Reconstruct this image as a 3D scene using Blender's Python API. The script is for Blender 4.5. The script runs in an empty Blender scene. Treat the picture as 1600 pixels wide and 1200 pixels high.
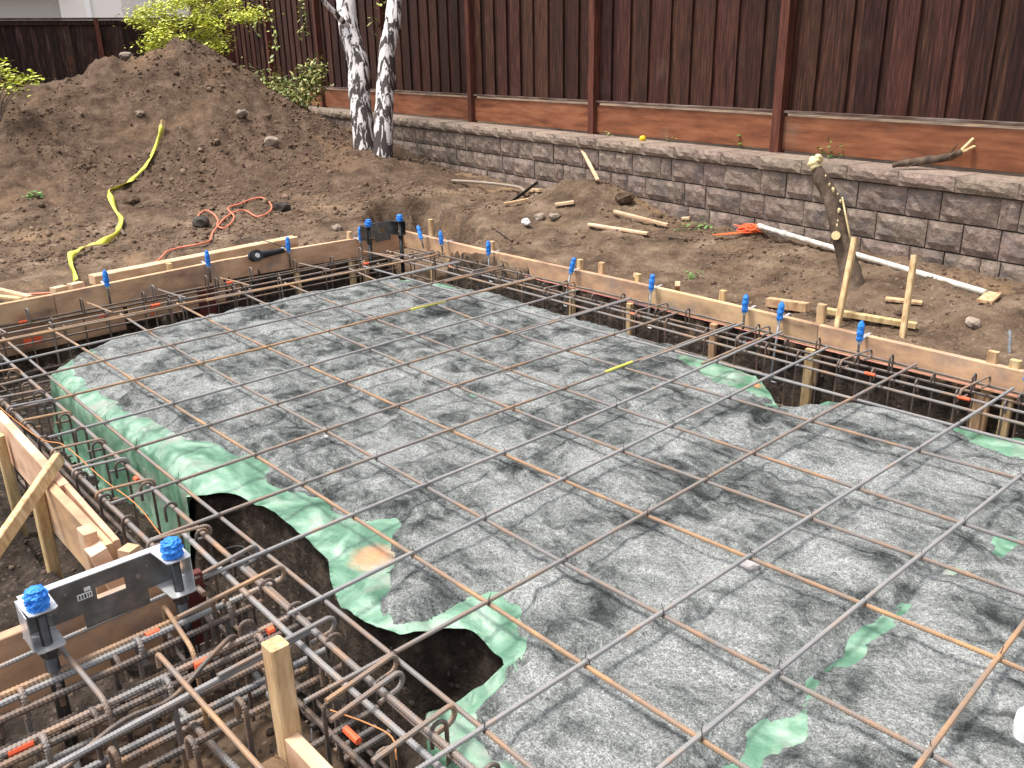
import bpy, math, random
import numpy as np
from mathutils import Vector, Matrix
random.seed(7)
rng = np.random.RandomState(11)
SC = bpy.context.scene
COL = SC.collection

# ------------------------------------------------------------------ camera
CAM = np.array([3.01308, -1.06089, 1.58730])
RM = np.array([[0.67387183, 0.73852289, -0.02192451],
               [0.24402949, -0.25047947, -0.93686159],
               [-0.69738537, 0.62597441, -0.34901242]])
FPX = 1380.0
cam = bpy.data.cameras.new('camera')
cam.sensor_width = 36.0
cam.lens = FPX / 1600.0 * 36.0
cam.clip_start = 0.05
cam.clip_end = 400
camo = bpy.data.objects.new('camera', cam)
COL.objects.link(camo)
mw = Matrix.Identity(4)
for i in range(3):
    mw[i][0] = RM[0][i]
    mw[i][1] = -RM[1][i]
    mw[i][2] = -RM[2][i]
    mw[i][3] = CAM[i]
camo.matrix_world = mw
SC.camera = camo

# ------------------------------------------------------------------ sky, sun, exposure
SUN_EL, SUN_AZ = 70.0, 230.0          # azimuth measured from +X towards +Y of where the sun stands
world = bpy.data.worlds.new('World')
SC.world = world
world.use_nodes = True
wn = world.node_tree
wn.nodes.clear()
wo = wn.nodes.new('ShaderNodeOutputWorld')
wb = wn.nodes.new('ShaderNodeBackground')
ws = wn.nodes.new('ShaderNodeTexSky')
ws.sky_type = 'NISHITA'
ws.sun_disc = False
ws.sun_elevation = math.radians(SUN_EL)
ws.sun_rotation = math.radians(90.0 - SUN_AZ)
ws.air_density = 1.0
ws.dust_density = 4.0
ws.ozone_density = 0.6
hs = wn.nodes.new('ShaderNodeHueSaturation')
hs.inputs['Saturation'].default_value = 0.32     # thin high cloud: a nearly white sky
wn.links.new(ws.outputs[0], hs.inputs['Color'])
wn.links.new(hs.outputs[0], wb.inputs['Color'])
wb.inputs['Strength'].default_value = 0.14
wn.links.new(wb.outputs[0], wo.inputs['Surface'])
sl = bpy.data.lights.new('sun', 'SUN')
sl.energy = 1.9
sl.angle = math.radians(9)
sl.color = (1.0, 0.96, 0.9)
so = bpy.data.objects.new('sun', sl)
COL.objects.link(so)
sd = Vector((math.cos(math.radians(SUN_EL)) * math.cos(math.radians(SUN_AZ)),
             math.cos(math.radians(SUN_EL)) * math.sin(math.radians(SUN_AZ)),
             math.sin(math.radians(SUN_EL))))
so.rotation_euler = sd.to_track_quat('Z', 'Y').to_euler()
so.location = (0, 0, 12)
SC.view_settings.view_transform = 'Standard'
SC.view_settings.look = 'None'
SC.view_settings.exposure = 1.08
SC.view_settings.gamma = 1.0
SC.view_settings.use_curve_mapping = False

# ------------------------------------------------------------------ helpers: places
def pdir(u, v):
    return RM.T @ np.array([(u - 800) / FPX, (v - 600) / FPX, 1.0])
def at(u, v, z=0.0):
    d = pdir(u, v); t = (z - CAM[2]) / d[2]
    return Vector(CAM + t * d)
def rp(u, v, depth):
    return Vector(CAM + depth * pdir(u, v))

# ------------------------------------------------------------------ helpers: noise
def _h(ix, iy, seed):
    n = (ix.astype(np.int64) * 374761393 + iy.astype(np.int64) * 668265263 + seed * 1274126177) & 0xffffffff
    n = ((n ^ (n >> 13)) * 1274126177) & 0xffffffff
    n = n ^ (n >> 16)
    return (n & 0xffff) / 65535.0
def vn(x, y, seed=0):
    x = np.asarray(x, float); y = np.asarray(y, float)
    ix = np.floor(x); iy = np.floor(y)
    fx = x - ix; fy = y - iy
    fx = fx * fx * fx * (fx * (fx * 6 - 15) + 10); fy = fy * fy * fy * (fy * (fy * 6 - 15) + 10)
    a = _h(ix, iy, seed); b = _h(ix + 1, iy, seed); c = _h(ix, iy + 1, seed); d = _h(ix + 1, iy + 1, seed)
    return (a + (b - a) * fx) * (1 - fy) + (c + (d - c) * fx) * fy - 0.5
def fbm(x, y, f, octv, seed=0, gain=0.5):
    s = 0; a = 1.0
    for i in range(octv):
        c, sn = math.cos(i * 1.3), math.sin(i * 1.3)
        s = s + a * vn((x * c - y * sn) * f + 17.3 * i, (x * sn + y * c) * f - 9.1 * i, seed + i)
        f *= 2.03; a *= gain
    return s
def sstep(t):
    t = np.clip(t, 0, 1)
    return t * t * (3 - 2 * t)
def sdf(x, y, poly):
    """signed distance to a polygon, negative inside"""
    x = np.asarray(x, float); y = np.asarray(y, float)
    P = np.array(poly, float)
    d2 = np.full(x.shape, 1e9); ins = np.zeros(x.shape, bool)
    for i in range(len(P)):
        ax, ay = P[i]; bx, by = P[(i + 1) % len(P)]
        ex, ey = bx - ax, by - ay
        t = np.clip(((x - ax) * ex + (y - ay) * ey) / (ex * ex + ey * ey + 1e-12), 0, 1)
        d2 = np.minimum(d2, (x - ax - t * ex) ** 2 + (y - ay - t * ey) ** 2)
        c = ((ay > y) != (by > y))
        with np.errstate(divide='ignore', invalid='ignore'):
            xi = ex * (y - ay) / (ey if ey != 0 else 1e-12) + ax
        ins ^= (c & (x < xi))
    d = np.sqrt(d2)
    return np.where(ins, -d, d)

# ------------------------------------------------------------------ helpers: objects
def link(o):
    COL.objects.link(o); return o
def tag(o, label, cat, group=None):
    o['label'] = label; o['category'] = cat
    if group: o['group'] = group
    return o
def thing(name, label, cat, loc=(0, 0, 0), rz=0.0, group=None):
    o = link(bpy.data.objects.new(name, None))
    o.empty_display_size = 0.1
    o.location = loc; o.rotation_euler = (0, 0, rz)
    return tag(o, label, cat, group)
def mesh(name, V, Fc, mat, smooth=False):
    me = bpy.data.meshes.new(name)
    if isinstance(V, np.ndarray): V = V.tolist()
    if isinstance(Fc, np.ndarray): Fc = Fc.tolist()
    me.from_pydata(V, [], Fc)
    me.validate()
    if mat: me.materials.append(mat)
    if smooth: me.shade_smooth()
    return me
def obj(name, me, parent=None, loc=(0, 0, 0), rot=(0, 0, 0)):
    o = link(bpy.data.objects.new(name, me))
    o.location = loc; o.rotation_euler = rot
    if parent: o.parent = parent
    return o

class MB:
    def __init__(s): s.V = []; s.F = []
    def add(s, V, F):
        n = len(s.V); s.V.extend([tuple(v) for v in V]); s.F.extend([tuple(i + n for i in f) for f in F]); return s
    def box(s, c, size, rot=None, bev=0.0):
        hx, hy, hz = [q / 2 for q in size]
        if bev <= 0:
            V = [Vector((x * hx, y * hy, z * hz)) for x in (-1, 1) for y in (-1, 1) for z in (-1, 1)]
            F = [(0, 1, 3, 2), (4, 6, 7, 5), (0, 4, 5, 1), (2, 3, 7, 6), (0, 2, 6, 4), (1, 5, 7, 3)]
        else:   # chamfered along the long axis (x)
            b = min(bev, hy * .6, hz * .6)
            prof = [(-hy + b, -hz), (hy - b, -hz), (hy, -hz + b), (hy, hz - b), (hy - b, hz), (-hy + b, hz), (-hy, hz - b), (-hy, -hz + b)]
            V = [Vector((-hx, y, z)) for y, z in prof] + [Vector((hx, y, z)) for y, z in prof]
            F = [tuple(range(7, -1, -1)), tuple(range(8, 16))] + [(i, (i + 1) % 8, 8 + (i + 1) % 8, 8 + i) for i in range(8)]
        if rot is not None: V = [rot @ v for v in V]
        c = Vector(c)
        return s.add([v + c for v in V], F)
    def beam(s, a, b, w, h, up=(0, 0, 1), bev=0.003):
        """box from a to b, w across, h along up"""
        a = Vector(a); b = Vector(b); x = (b - a); L = x.length; x.normalize()
        y = Vector(up).cross(x)
        if y.length < 1e-4: y = Vector((0, 1, 0)).cross(x)
        y.normalize(); z = x.cross(y)
        R = Matrix((x, y, z)).transposed()
        return s.box((a + b) / 2, (L, w, h), R, bev)
    def build(s, name, mat, parent=None, smooth=False, loc=(0, 0, 0)):
        return obj(name, mesh(name, s.V, s.F, mat, smooth), parent, loc)

def tube_arr(path, rad, sides=8, rib=0.0, ribstep=0.009, closed=False):
    """vertices and quads of a swept tube; rib>0 gives the raised ribs of a reinforcing bar"""
    P = np.array([tuple(p) for p in path], float)
    if rib > 0:
        seg = np.linalg.norm(np.diff(P, axis=0), axis=1); cum = np.r_[0, np.cumsum(seg)]
        n = max(4, int(cum[-1] / (ribstep / 2)))
        t = np.linspace(0, cum[-1], n)
        P = np.c_[np.interp(t, cum, P[:, 0]), np.interp(t, cum, P[:, 1]), np.interp(t, cum, P[:, 2])]
    n = len(P)
    r = np.full(n, rad) if np.isscalar(rad) else np.interp(np.linspace(0, 1, n), np.linspace(0, 1, len(rad)), rad)
    T = np.gradient(P, axis=0); T /= np.linalg.norm(T, axis=1)[:, None] + 1e-12
    up = np.array([0, 0, 1.0]) if abs(T[0][2]) < .9 else np.array([1.0, 0, 0])
    N = np.zeros_like(P); v = up - T[0] * (up @ T[0]); v /= np.linalg.norm(v)
    for i in range(n):
        v = v - T[i] * (v @ T[i]); v /= np.linalg.norm(v) + 1e-12
        N[i] = v
    B = np.cross(T, N)
    ang = np.arange(sides) * 2 * math.pi / sides
    ca, sa = np.cos(ang), np.sin(ang)
    rr = np.repeat(r[:, None], sides, 1)
    if rib > 0:
        k = np.arange(n)[:, None]; on = (k % 2 == 0) * 1.0
        rr = rr + rib * on * (1.0 - 0.999 * (np.abs(ca[None, :]) > .99)) - rib * .35
    V = P[:, None, :] + N[:, None, :] * (ca[None, :] * rr)[..., None] + B[:, None, :] * (sa[None, :] * rr)[..., None]
    V = V.reshape(-1, 3)
    i = np.arange(n - 1)[:, None] * sides; j = np.arange(sides)[None, :]; j2 = (j + 1) % sides
    F = np.stack([i + j, i + j2, i + sides + j2, i + sides + j], -1).reshape(-1, 4)
    Fl = F.tolist()
    Fl.append(list(range(sides - 1, -1, -1))); Fl.append([(n - 1) * sides + q for q in range(sides)])
    return V, Fl
def mbtube(m, path, rad, sides=8, rib=0.0, ribstep=0.009):
    V, F = tube_arr(path, rad, sides, rib, ribstep); m.add(V.tolist(), F); return m
def fillet(pts, r, n=5):
    pts = [Vector(p) for p in pts]; out = [pts[0]]
    for i in range(1, len(pts) - 1):
        a, b, c = pts[i - 1], pts[i], pts[i + 1]
        d1 = (a - b); d2 = (c - b); k = min(r, d1.length * .49, d2.length * .49)
        p = b + d1.normalized() * k; q = b + d2.normalized() * k
        for j in range(n + 1):
            t = j / n
            out.append(p * (1 - t) ** 2 + b * 2 * t * (1 - t) + q * t * t)
    out.append(pts[-1]); return out
def smoothpath(pts, n=8):
    P = [Vector(p) for p in pts]; P = [P[0] * 2 - P[1]] + P + [P[-1] * 2 - P[-2]]
    out = []
    for i in range(1, len(P) - 2):
        for j in range(n):
            t = j / n; a, b, c, d = P[i - 1:i + 3]
            out.append(0.5 * ((2 * b) + (c - a) * t + (2 * a - 5 * b + 4 * c - d) * t * t + (3 * b - a - 3 * c + d) * t ** 3))
    out.append(P[-2]); return out

# ------------------------------------------------------------------ materials
def rgb(c): return (c[0], c[1], c[2], 1.0)
def mk(name, cols, scale=5.0, detail=6, rough=0.9, bump=0.3, bscale=40.0, bdist=0.01, stretch=(1, 1, 1), metal=0.0,
       coord='Object', dist=0.0, rnd=0.0, rndhue=0.0, island=False, nrough=.6, spec=.4, speckle=None, second=None, bstretch=None, sub=0.0):
    m = bpy.data.materials.new(name); m.use_nodes = True
    nt = m.node_tree; N = nt.nodes; L = nt.links; N.clear()
    out = N.new('ShaderNodeOutputMaterial'); bs = N.new('ShaderNodeBsdfPrincipled')
    L.new(bs.outputs[0], out.inputs[0])
    tc = N.new('ShaderNodeTexCoord')
    src = tc.outputs[coord]
    if rnd > 0 or rndhue > 0:
        oi = N.new('ShaderNodeObjectInfo') if not island else N.new('ShaderNodeNewGeometry')
        rout = oi.outputs['Random'] if not island else oi.outputs['Random Per Island']
        off = N.new('ShaderNodeMath'); off.operation = 'MULTIPLY'; off.inputs[1].default_value = 37.0
        L.new(rout, off.inputs[0])
        va = N.new('ShaderNodeVectorMath'); va.operation = 'ADD'
        L.new(src, va.inputs[0]); L.new(off.outputs[0], va.inputs[1]); src = va.outputs[0]
    mp = N.new('ShaderNodeMapping'); mp.inputs['Scale'].default_value = stretch
    L.new(src, mp.inputs[0])
    nz = N.new('ShaderNodeTexNoise'); nz.inputs['Scale'].default_value = scale; nz.inputs['Detail'].default_value = detail
    nz.inputs['Roughness'].default_value = nrough; nz.inputs['Distortion'].default_value = dist
    L.new(mp.outputs[0], nz.inputs['Vector'])
    cr = N.new('ShaderNodeValToRGB'); e = cr.color_ramp.elements
    while len(e) > 1: e.remove(e[-1])
    e[0].position = cols[0][0]; e[0].color = rgb(cols[0][1])
    for p, c in cols[1:]:
        q = e.new(p); q.color = rgb(c)
    L.new(nz.outputs['Fac'], cr.inputs[0]); c = cr.outputs[0]
    if second:      # (scale, lo, hi, colour): stains with a shape of their own
        n2 = N.new('ShaderNodeTexNoise'); n2.inputs['Scale'].default_value = second[0]; n2.inputs['Detail'].default_value = 5
        n2.inputs['Roughness'].default_value = .62
        L.new(src, n2.inputs['Vector'])
        mr = N.new('ShaderNodeMapRange'); mr.inputs[1].default_value = second[1]; mr.inputs[2].default_value = second[2]
        L.new(n2.outputs['Fac'], mr.inputs[0])
        mx = N.new('ShaderNodeMix'); mx.data_type = 'RGBA'; L.new(mr.outputs[0], mx.inputs[0]); L.new(c, mx.inputs[6]); mx.inputs[7].default_value = rgb(second[3]); c = mx.outputs[2]
    if speckle:     # (scale, threshold, amount, colour)
        vz = N.new('ShaderNodeTexVoronoi'); vz.inputs['Scale'].default_value = speckle[0]; L.new(src, vz.inputs['Vector'])
        sp = N.new('ShaderNodeSeparateColor'); L.new(vz.outputs['Color'], sp.inputs[0])
        mr = N.new('ShaderNodeMapRange'); mr.inputs[1].default_value = speckle[1]; mr.inputs[2].default_value = min(1.0, speckle[1] + .12); mr.inputs[4].default_value = speckle[2]
        L.new(sp.outputs[0], mr.inputs[0])
        mx = N.new('ShaderNodeMix'); mx.data_type = 'RGBA'; L.new(mr.outputs[0], mx.inputs[0]); L.new(c, mx.inputs[6]); mx.inputs[7].default_value = rgb(speckle[3]); c = mx.outputs[2]
    if rnd > 0 or rndhue > 0:
        hv = N.new('ShaderNodeHueSaturation'); L.new(c, hv.inputs['Color'])
        mr = N.new('ShaderNodeMapRange'); mr.inputs[3].default_value = 1 - rnd; mr.inputs[4].default_value = 1 + rnd
        L.new(rout, mr.inputs[0]); L.new(mr.outputs[0], hv.inputs['Value'])
        if rndhue > 0:
            m2 = N.new('ShaderNodeMath'); m2.operation = 'MULTIPLY'; m2.inputs[1].default_value = 7.13
            m3 = N.new('ShaderNodeMath'); m3.operation = 'FRACT'; L.new(rout, m2.inputs[0]); L.new(m2.outputs[0], m3.inputs[0])
            m4 = N.new('ShaderNodeMapRange'); m4.inputs[3].default_value = .5 - rndhue; m4.inputs[4].default_value = .5 + rndhue
            L.new(m3.outputs[0], m4.inputs[0]); L.new(m4.outputs[0], hv.inputs['Hue'])
        c = hv.outputs[0]
    L.new(c, bs.inputs['Base Color'])
    bs.inputs['Roughness'].default_value = rough; bs.inputs['Metallic'].default_value = metal
    bs.inputs['Specular IOR Level'].default_value = spec
    if sub: 
        bs.inputs['Transmission Weight'].default_value = 0
    if bump > 0:
        nb = N.new('ShaderNodeTexNoise'); nb.inputs['Scale'].default_value = bscale; nb.inputs['Detail'].default_value = 8; nb.inputs['Roughness'].default_value = .65
        if bstretch:
            mp2 = N.new('ShaderNodeMapping'); mp2.inputs['Scale'].default_value = bstretch; L.new(src, mp2.inputs[0]); L.new(mp2.outputs[0], nb.inputs['Vector'])
        else: L.new(src, nb.inputs['Vector'])
        bp = N.new('ShaderNodeBump'); bp.inputs['Strength'].default_value = bump; bp.inputs['Distance'].default_value = bdist
        L.new(nb.outputs['Fac'], bp.inputs['Height']); L.new(bp.outputs[0], bs.inputs['Normal'])
    return m
def flat(name, c, rough=.6, metal=0., bump=0., bscale=60, rnd=0.0, rndhue=0.0, island=False, var=.12, spec=.4):
    d = tuple(q * (1 - var) for q in c); b = tuple(min(1, q * (1 + var)) for q in c)
    return mk(name, [(.35, d), (.65, b)], 18, 4, rough, bump, bscale, .003, metal=metal, rnd=rnd, rndhue=rndhue, island=island, spec=spec)

M = {}
M['soil'] = mk('soil', [(.30, (.045, .028, .018)), (.43, (.092, .060, .039)), (.56, (.165, .113, .076)), (.72, (.29, .215, .15))], 2.6, 12, .95, .9, 26, .03, nrough=.72,
               second=(1.1, .55, .68, (.235, .15, .086)), speckle=(95, .95, .35, (.42, .36, .30)), spec=.15)
M['mound_soil'] = mk('mound_soil', [(.30, (.045, .027, .018)), (.5, (.103, .067, .045)), (.62, (.152, .103, .071)), (.8, (.28, .205, .15))], 5.5, 12, .95, 1.0, 22, .035, nrough=.75,
               second=(.9, .54, .72, (.20, .125, .075)), speckle=(80, .96, .35, (.36, .29, .24)), spec=.12)
M['clay'] = mk('clay_painted_shade', [(.3, (.012, .009, .007)), (.5, (.042, .030, .022)), (.62, (.085, .062, .046)), (.8, (.15, .115, .088))], 11, 10, .85, 1.0, 30, .04, nrough=.7, speckle=(70, .94, .5, (.2, .16, .13)), spec=.25)  # dark clay, with the shade inside the trench put into its colour
M['clod'] = mk('clod_soil', [(.3, (.075, .046, .030)), (.5, (.15, .099, .067)), (.72, (.25, .18, .13))], 14, 8, .95, .9, 60, .012, rnd=.35, rndhue=.012, island=True, spec=.15)
M['rock'] = mk('rock', [(.3, (.17, .13, .10)), (.6, (.30, .235, .185)), (.8, (.42, .34, .27))], 12, 8, .85, .6, 40, .01, rnd=.2)
M['darkrock'] = mk('dark_clod', [(.3, (.025, .02, .018)), (.7, (.075, .06, .05))], 14, 8, .9, .8, 40, .01, rnd=.1)

# ------------------------------------------------------------------ terrain
WP = (1.044, 5.304); WS = 0.157                  # retaining wall: a front point and its slope
def wally(x): return WP[1] + (WP[0] - x) * WS
PAD = [(-2.85, .62), (-2.87, 1.34), (-2.85, 1.9), (-2.89, 2.6), (-2.80, 2.98), (-2.5, 3.1), (-1.9, 3.13), (-1.5, 3.13), (-1.03, 3.10), (-.56, 3.06),
       (-.29, 3.04), (.10, 3.08), (.51, 2.98), (.70, 2.83), (.85, 2.68), (.93, 2.76), (.99, 2.92), (1.24, 3.0), (1.55, 3.0), (1.74, 3.08), (2.3, 3.12), (6.2, 3.12),
       (6.2, -.02), (1.8, -.02), (1.56, -.01), (1.44, .01), (1.385, .06), (1.39, .14), (1.40, .25), (1.385, .36), (1.26, .385), (1.17, .39), (1.11, .335), (1.04, .215),
       (.92, .17), (.78, .165), (.61, .23), (.48, .30), (.32, .315), (.05, .32), (-.09, .295), (-.20, .28), (-.29, .25), (-.33, .18), (-.36, .13), (-.46, .16), (-.95, .19), (-1.55, .17),
       (-2.22, .18), (-2.5, .20), (-2.74, .42)]
OUTP = [(-3.93, -2.6), (1.30, -2.6), (1.30, -.335), (6.4, -.335), (6.4, 3.69), (-3.0, 3.69), (-3.0, 4.1), (-3.7, 4.55), (-4.9, 4.85), (-5.3, 4.5), (-4.9, 3.95), (-3.93, 3.55)]
NEARP = [(-3.93, -2.6), (.43, -2.6), (.43, -.36), (-3.93, -.36)]
PITP = [(-3.0, 3.72), (-3.0, 4.1), (-3.7, 4.55), (-4.9, 4.85), (-5.3, 4.5), (-4.9, 3.9), (-3.98, 3.6), (-3.98, 3.72)]
MPA = rp(285, 68, 12.3); MPB = rp(10, 160, 11.6); MPC = rp(165, 104, 12.0); MPD = at(580, 262, .3); MPE = at(660, 292, .15)
PIL = at(905, 322, .12)
def mound_h(x, y):
    ra = np.hypot(x - MPA.x, y - MPA.y); rb = np.hypot(x - MPB.x, (y - MPB.y))
    a = 1.83 * np.exp(-(ra / 1.93) ** 1.36); b = 1.20 * np.exp(-(rb / 2.2) ** 1.6)
    rc = np.hypot(x - MPC.x, y - MPC.y); c = 1.55 * np.exp(-(rc / 1.5) ** 1.5)
    lump = 1 + .12 * fbm(x, y, .9, 3, 5)
    rd = np.hypot((x - MPD.x) * .8, y - MPD.y); d = .34 * np.exp(-(rd / 1.3) ** 1.8)
    re = np.hypot(x - MPE.x, y - MPE.y); e = .10 * np.exp(-(re / 1.0) ** 1.8)
    return (a ** 4 + b ** 4 + c ** 4 + d ** 4 + e ** 4) ** .25 * lump
def Hbase(x, y):
    x = np.asarray(x, float); y = np.asarray(y, float)
    g = -.035 - .05 * sstep((-3.9 - x) / .1) * sstep((x + 5.0) / .5) * sstep((3.2 - y) / .3) + .115 * sstep((y - 3.75) / 1.5) + .05 * sstep((-4.0 - x) / 2.5)
    g = g + .07 * fbm(x, y, .8, 2, 21) + .022 * fbm(x, y, 5, 3, 31)
    g = g + .34 * np.exp(-((np.hypot((x - PIL.x) * .8, y - PIL.y - .1)) / .48) ** 1.8) * (1 + .3 * fbm(x, y, 3, 2, 8))
    g = np.maximum(g, g * .3 + mound_h(x, y) - .03)
    dw = y - wally(x)
    g = np.where(dw > .12, .64 + .03 * fbm(x, y, 2, 3, 3) + np.where(x < -14, 0.25, 0), g)
    return g
def H(x, y):
    x = np.asarray(x, float); y = np.asarray(y, float)
    g = Hbase(x, y)
    wob = .05 * fbm(x, y, 3, 3, 44)
    do = sdf(x, y, OUTP) + wob
    dp = sdf(x, y, PAD) - .012 + .35 * wob * sstep((-.5 - x) / -.6)
    dn = sdf(x, y, NEARP); dq = sdf(x, y, PITP)
    bot = -.50 + .05 * fbm(x, y, 2.2, 4, 55)
    bot = np.where(dn < 0, -.40 + .16 * fbm(x, y, 1.6, 4, 56), bot)
    bot = bot + sstep((.05 - dq) / .25) * .20
    bot = bot + .13 * (x > .44) * (x < 1.26) * (y < -.05)
    wall = .07 + .10 * sstep((.3 - dq) / .3)
    rough = .03 * fbm(x, y, 14, 3, 61) + .03 * fbm(x, y, 30, 2, 62)
    k = sstep((-(do) + rough) / wall)
    g = g * (1 - k) + bot * k
    k2 = sstep((-dp + .005 + .3 * rough) / .05)
    return g * (1 - k2) + (-.150) * k2
def hit(u, v, f=None, lift=0.0):
    """where the line of sight through a pixel meets the ground"""
    f = f or H
    d = pdir(u, v); t = np.arange(1.0, 40, .02)
    P = CAM[None, :] + t[:, None] * d[None, :]
    h = f(P[:, 0], P[:, 1]); k = np.argmax(P[:, 2] < h)
    p = P[k]
    return Vector((p[0], p[1], float(f(p[0:1], p[1:2])[0]) + lift))
def on(x, y, lift=0.0):
    return Vector((x, y, float(H(np.array([x]), np.array([y]))[0]) + lift))

def grid_mesh(name, xs, ys, zf, mats, matf=None, keep=None, smooth=True, warp=None):
    X, Y = np.meshgrid(xs, ys, indexing='ij')
    if warp is not None: X, Y = warp(X, Y)
    Z = zf(X, Y)
    V = np.stack([X, Y, Z], -1).reshape(-1, 3)
    n, m = len(xs), len(ys)
    i = np.arange(n - 1)[:, None] * m; j = np.arange(m - 1)[None, :]
    F = np.stack([i + j, i + m + j, i + m + j + 1, i + j + 1], -1).reshape(-1, 4)
    if keep is not None:
        kv = keep(V[:, 0], V[:, 1]); F = F[kv[F].all(1)]
        used = np.unique(F); mp = np.full(len(V), -1); mp[used] = np.arange(len(used)); V = V[used]; F = mp[F]
    me = bpy.data.meshes.new(name)
    me.vertices.add(len(V)); me.vertices.foreach_set('co', V.astype(np.float32).ravel())
    me.loops.add(F.size); me.loops.foreach_set('vertex_index', F.astype(np.int32).ravel())
    me.polygons.add(len(F)); me.polygons.foreach_set('loop_start', np.arange(0, F.size, 4, dtype=np.int32))
    me.update(calc_edges=True)
    for q in mats: me.materials.append(q)
    if matf is not None:
        c = V[F].mean(1); me.polygons.foreach_set('material_index', matf(c).astype(np.int32))
    if smooth: me.polygons.foreach_set('use_smooth', np.ones(len(F), bool))
    me.update()
    return me
def axis(parts):
    out = []
    for a, b, s in parts: out += list(np.arange(a, b - 1e-6, s))
    out.append(parts[-1][1]); return np.array(out)

# ------------------------------------------------------------------ the ground, trench and dirt mound
xs = axis([(-60, -24, 3), (-24, -13, .3), (-13, -5, .05), (-5, 2.7, .028), (2.7, 5, .06), (5, 7, .2), (7, 40, 3)])
ys = axis([(-40, -8, 3), (-8, -2.6, .25), (-2.6, -1.0, .05), (-1.0, 4.7, .028), (4.7, 8.2, .05), (8.2, 10, .3), (10, 60, 3)])
def ground_z(X, Y):
    z = H(X, Y)
    mh = mound_h(X, Y)
    onm = sstep((mh - .12) / .3) * (Y < wally(X))
    near = (X > -14) & (Y < 9)
    fine = .045 * np.abs(fbm(X, Y, 5, 4, 71)) + .05 * onm * (np.abs(fbm(X, Y, 3.5, 4, 72)) - .12) * 2.2
    fine = fine * 1.25 + .05 * onm * (np.abs(fbm(X, Y, 7.5, 3, 75)) - .1) + .020 * fbm(X, Y, 22, 2, 73) + .022 * onm * np.abs(fbm(X, Y, 11, 3, 74)) * 2
    fine = fine * np.where(sdf(X, Y, PAD) < .03, .15, 1)
    return z + np.where(near, fine, 0) * np.where(Y - wally(X) > .1, .3, 1)
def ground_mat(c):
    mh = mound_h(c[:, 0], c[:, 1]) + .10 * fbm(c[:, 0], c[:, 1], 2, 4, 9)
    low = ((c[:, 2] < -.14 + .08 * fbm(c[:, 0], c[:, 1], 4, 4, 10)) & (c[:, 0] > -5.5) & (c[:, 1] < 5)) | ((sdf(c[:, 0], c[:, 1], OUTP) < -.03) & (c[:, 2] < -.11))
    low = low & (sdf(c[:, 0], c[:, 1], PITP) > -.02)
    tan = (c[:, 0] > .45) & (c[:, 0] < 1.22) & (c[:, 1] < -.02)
    return np.where(low & ~tan, 2, np.where(mh > .16, 1, 0))  # trench walls and floor take the clay with painted-in shade
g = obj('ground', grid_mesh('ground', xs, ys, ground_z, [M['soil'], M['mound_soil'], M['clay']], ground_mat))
g['kind'] = 'structure'

# ------------------------------------------------------------------ plastic sheet and the sand bed
def orange(name, base, spots):
    return name
def pad_top(x, y): return -.098 + .008 * fbm(x, y, 2.2, 2, 81)
GREENS = [
 [(-2.95, .0), (-2.95, .62), (-2.75, .62), (-2.62, .42), (-2.4, .30), (-2.1, .27), (-1.8, .30), (-1.5, .28), (-1.25, .36), (-1.0, .33), (-.9, .38), (-.74, .43), (-.49, .51), (-.2, .44), (.04, .47), (.33, .53), (.43, .63), (.50, .60), (.58, .53), (.70, .42), (.78, .34), (.90, .26), (.985, .21), (1.0, .0)],
 [(1.0, .19), (1.06, .30), (1.06, .44), (1.05, .56), (1.10, .61), (1.18, .57), (1.34, .47), (1.42, .36), (1.47, .26), (1.48, .17), (1.56, .10), (1.75, .08), (2.1, .08), (3.2, .06), (3.2, -.3), (1.0, -.3)],
 [(2.045, 1.60), (2.09, 1.59), (2.095, 1.42), (2.075, 1.22), (2.09, 1.12), (2.07, .98), (2.10, .86), (2.16, .76), (2.12, .64), (2.16, .52), (2.15, .30), (2.05, .30), (2.06, .5), (2.02, .62), (2.06, .78), (2.03, .95), (2.05, 1.1), (2.02, 1.2), (2.04, 1.42)],
 [(2.09, 2.12), (2.16, 2.14), (2.17, 1.98), (2.11, 1.97)], [(2.03, 1.80), (2.10, 1.82), (2.09, 1.74), (2.04, 1.72)], [(2.1, 2.5), (2.2, 2.62), (2.25, 2.4), (2.15, 2.35)],
 [(-.10, 3.3), (.02, 2.94), (.28, 2.80), (.52, 2.73), (.66, 2.72), (.76, 2.76), (.78, 3.1)],
 [(.80, 2.62), (.98, 2.80), (1.1, 2.95), (1.1, 3.1), (.7, 3.1)],
 [(1.50, 3.3), (1.60, 2.98), (1.72, 2.90), (1.95, 2.86), (2.4, 2.9), (2.4, 3.3)],
 [(-3.0, 2.9), (-2.6, 2.97), (-2.1, 3.02), (-2.1, 3.3), (-3, 3.3)]]
def exposed(x, y):
    d = np.full(np.shape(x), 9.0)
    for p in GREENS: d = np.minimum(d, sdf(x, y, p))
    return d
def drapes(x, y): return 1.0 * (((x < -.38) & (x > -2.82) & (y < .6)) | ((x > 1.40) & (y < .4)) | ((x < -2.5) & (y < .95)))
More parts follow.
